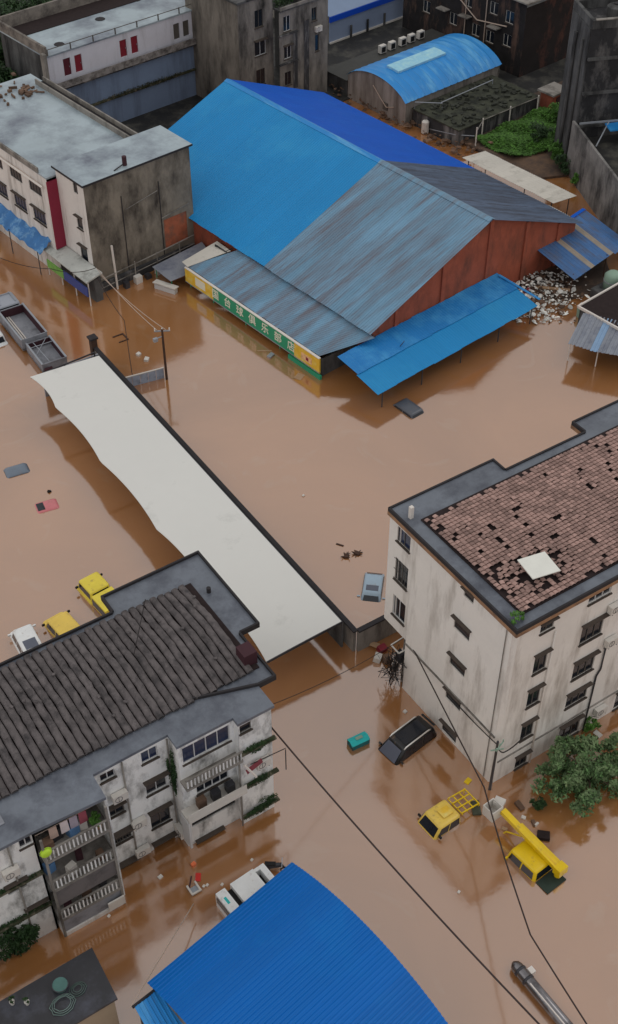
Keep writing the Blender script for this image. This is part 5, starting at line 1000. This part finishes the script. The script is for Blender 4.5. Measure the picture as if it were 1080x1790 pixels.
for px, py, lb in ((356, 1548, 'first pale scrap right of the floating chair'), (362, 1546, 'second pale scrap right of the floating chair'), (388, 1545, 'pale scrap nearest the white box truck'), (440, 1502, 'pale scrap floating past the corner of the cream block'), (190, 1600, 'pale scrap floating beside the lower left balcony'), (802, 1558, 'pale speck floating left of the long tube')): bit('floating_scrap', lb, 'litter', px, py, (.16, .13, .1), m_ac, .4)
bit('floating_board', 'yellow board floating by the corner of the apartment block', 'board', 818, 1364, (.42, .3, .08), p_yel2, .3)
bit('floating_bag', 'white speck floating above the black suv', 'bag', 708, 1243, (.2, .2, .14), m_ac, .2)
for i, (px, py, d, mm, lb) in enumerate(((908, 1408, (.3, .6, .25), m_trashd, 'dark bottle-like debris right of the white bucket'), (915, 1428, (.2, .25, .12), m_ac, 'pale scrap right of the white bucket'), (933, 1438, (.4, .2, .15), m_trashd, 'brown scrap beside the yellow boom'), (938, 1440, (.12, .3, .14), m_ac, 'narrow white scrap beside the yellow boom'), (950, 1460, (.7, .6, .2), m_deck, 'black floating lump right of the yellow boom'), (955, 1462, (.18, .3, .16), m_ac, 'white bottle on the black lump by the boom'), (882, 1448, (.2, .3, .12), m_wood, 'tan scrap left of the yellow boom'), (832, 1412, (.9, .5, .2), mat('dark_green_netting', A(58, 62, 52), .9, .2, 4), 'dark green netting between the pickup and the white bucket'), (1045, 1282, (.5, .3, .12), m_ac, 'white scrap between bushy tree and apartment block'), (1010, 1268, (.25, .25, .15), mat('red_plastic', (0, 0, 0)), 'red scrap between bushy tree and apartment block'), (1025, 1265, (.2, .2, .12), m_ac, 'small pale scrap under the ground floor window'))):
    bit('floating_debris', lb, 'debris', px, py, d, mm, i * .6, .2)
rg = random.Random(99); hp = MB(); hd = MB()
for k in range(1100):
    u, v = rg.gauss(0, 1), rg.gauss(0, 1); px, py = 940 + u * 34 + v * 8, 516 + v * 25 - u * 2
    if py < 470 or py > 562 or px < 878: continue
    p = at(px, py, .2); s = rg.uniform(.1, .38); hh = max(0, .7 - .012 * abs(py - 505)); scrap(hp if rg.random() < .76 else hd, s * (.5 if rg.random() < .8 else 1.2), Matrix.Translation((p[0], p[1], .08 + rg.random() * hh)) @ Matrix.Rotation(rg.uniform(0, 6), 4, 'Z') @ Matrix.Rotation(rg.uniform(-.6, .6), 4, 'X'), rg)
o = hp.build('rubbish_heap', m_trash, kind='stuff'); tag(o, 'heap of pale rubbish washed up between awnings', 'rubbish'); o = hd.build('rubbish_heap', m_trashd, kind='stuff'); tag(o, 'brown rubbish mixed into the pale heap', 'rubbish')
for px, py, d, rz, mm, lb in ((965, 512, (3.0, .3, .1), -.75, m_wood, 'long pale plank lying across the rubbish heap'), (925, 500, (2.2, .16, .12), .2, m_wdark, 'dark beam lying at the top of the rubbish heap'), (930, 512, (2.0, .14, .12), -1.3, m_wdark, 'dark beam leaning on the rubbish heap'), (918, 492, (1.6, .12, .12), .9, m_wdark, 'short dark beam beside the brick wall'), (920, 516, (.7, .4, .2), .3, m_redd, 'red plastic crate in the rubbish heap')): bit('wooden_plank' if mm != m_redd else 'plastic_crate', lb, 'plank' if mm != m_redd else 'crate', px, py, d, mm, rz, .15, .55)
hd = MB()
for k in range(240):
    t_ = rg.random(); px, py = 575 + 265 * t_ + rg.gauss(0, 14), 165 + 125 * t_ + rg.gauss(0, 9) - 18; p = at(px, py, .2); s = rg.uniform(.12, .5); scrap(hd, s, Matrix.Translation((p[0], p[1], .15 + rg.random() * .4)) @ Matrix.Rotation(rg.uniform(0, 6), 4, 'Z') @ Matrix.Rotation(rg.uniform(-.5, .5), 4, 'X'), rg)
o = hd.build('rubble_strip', m_trashd, kind='stuff'); tag(o, 'strip of brown rubble behind the warehouse', 'rubble')
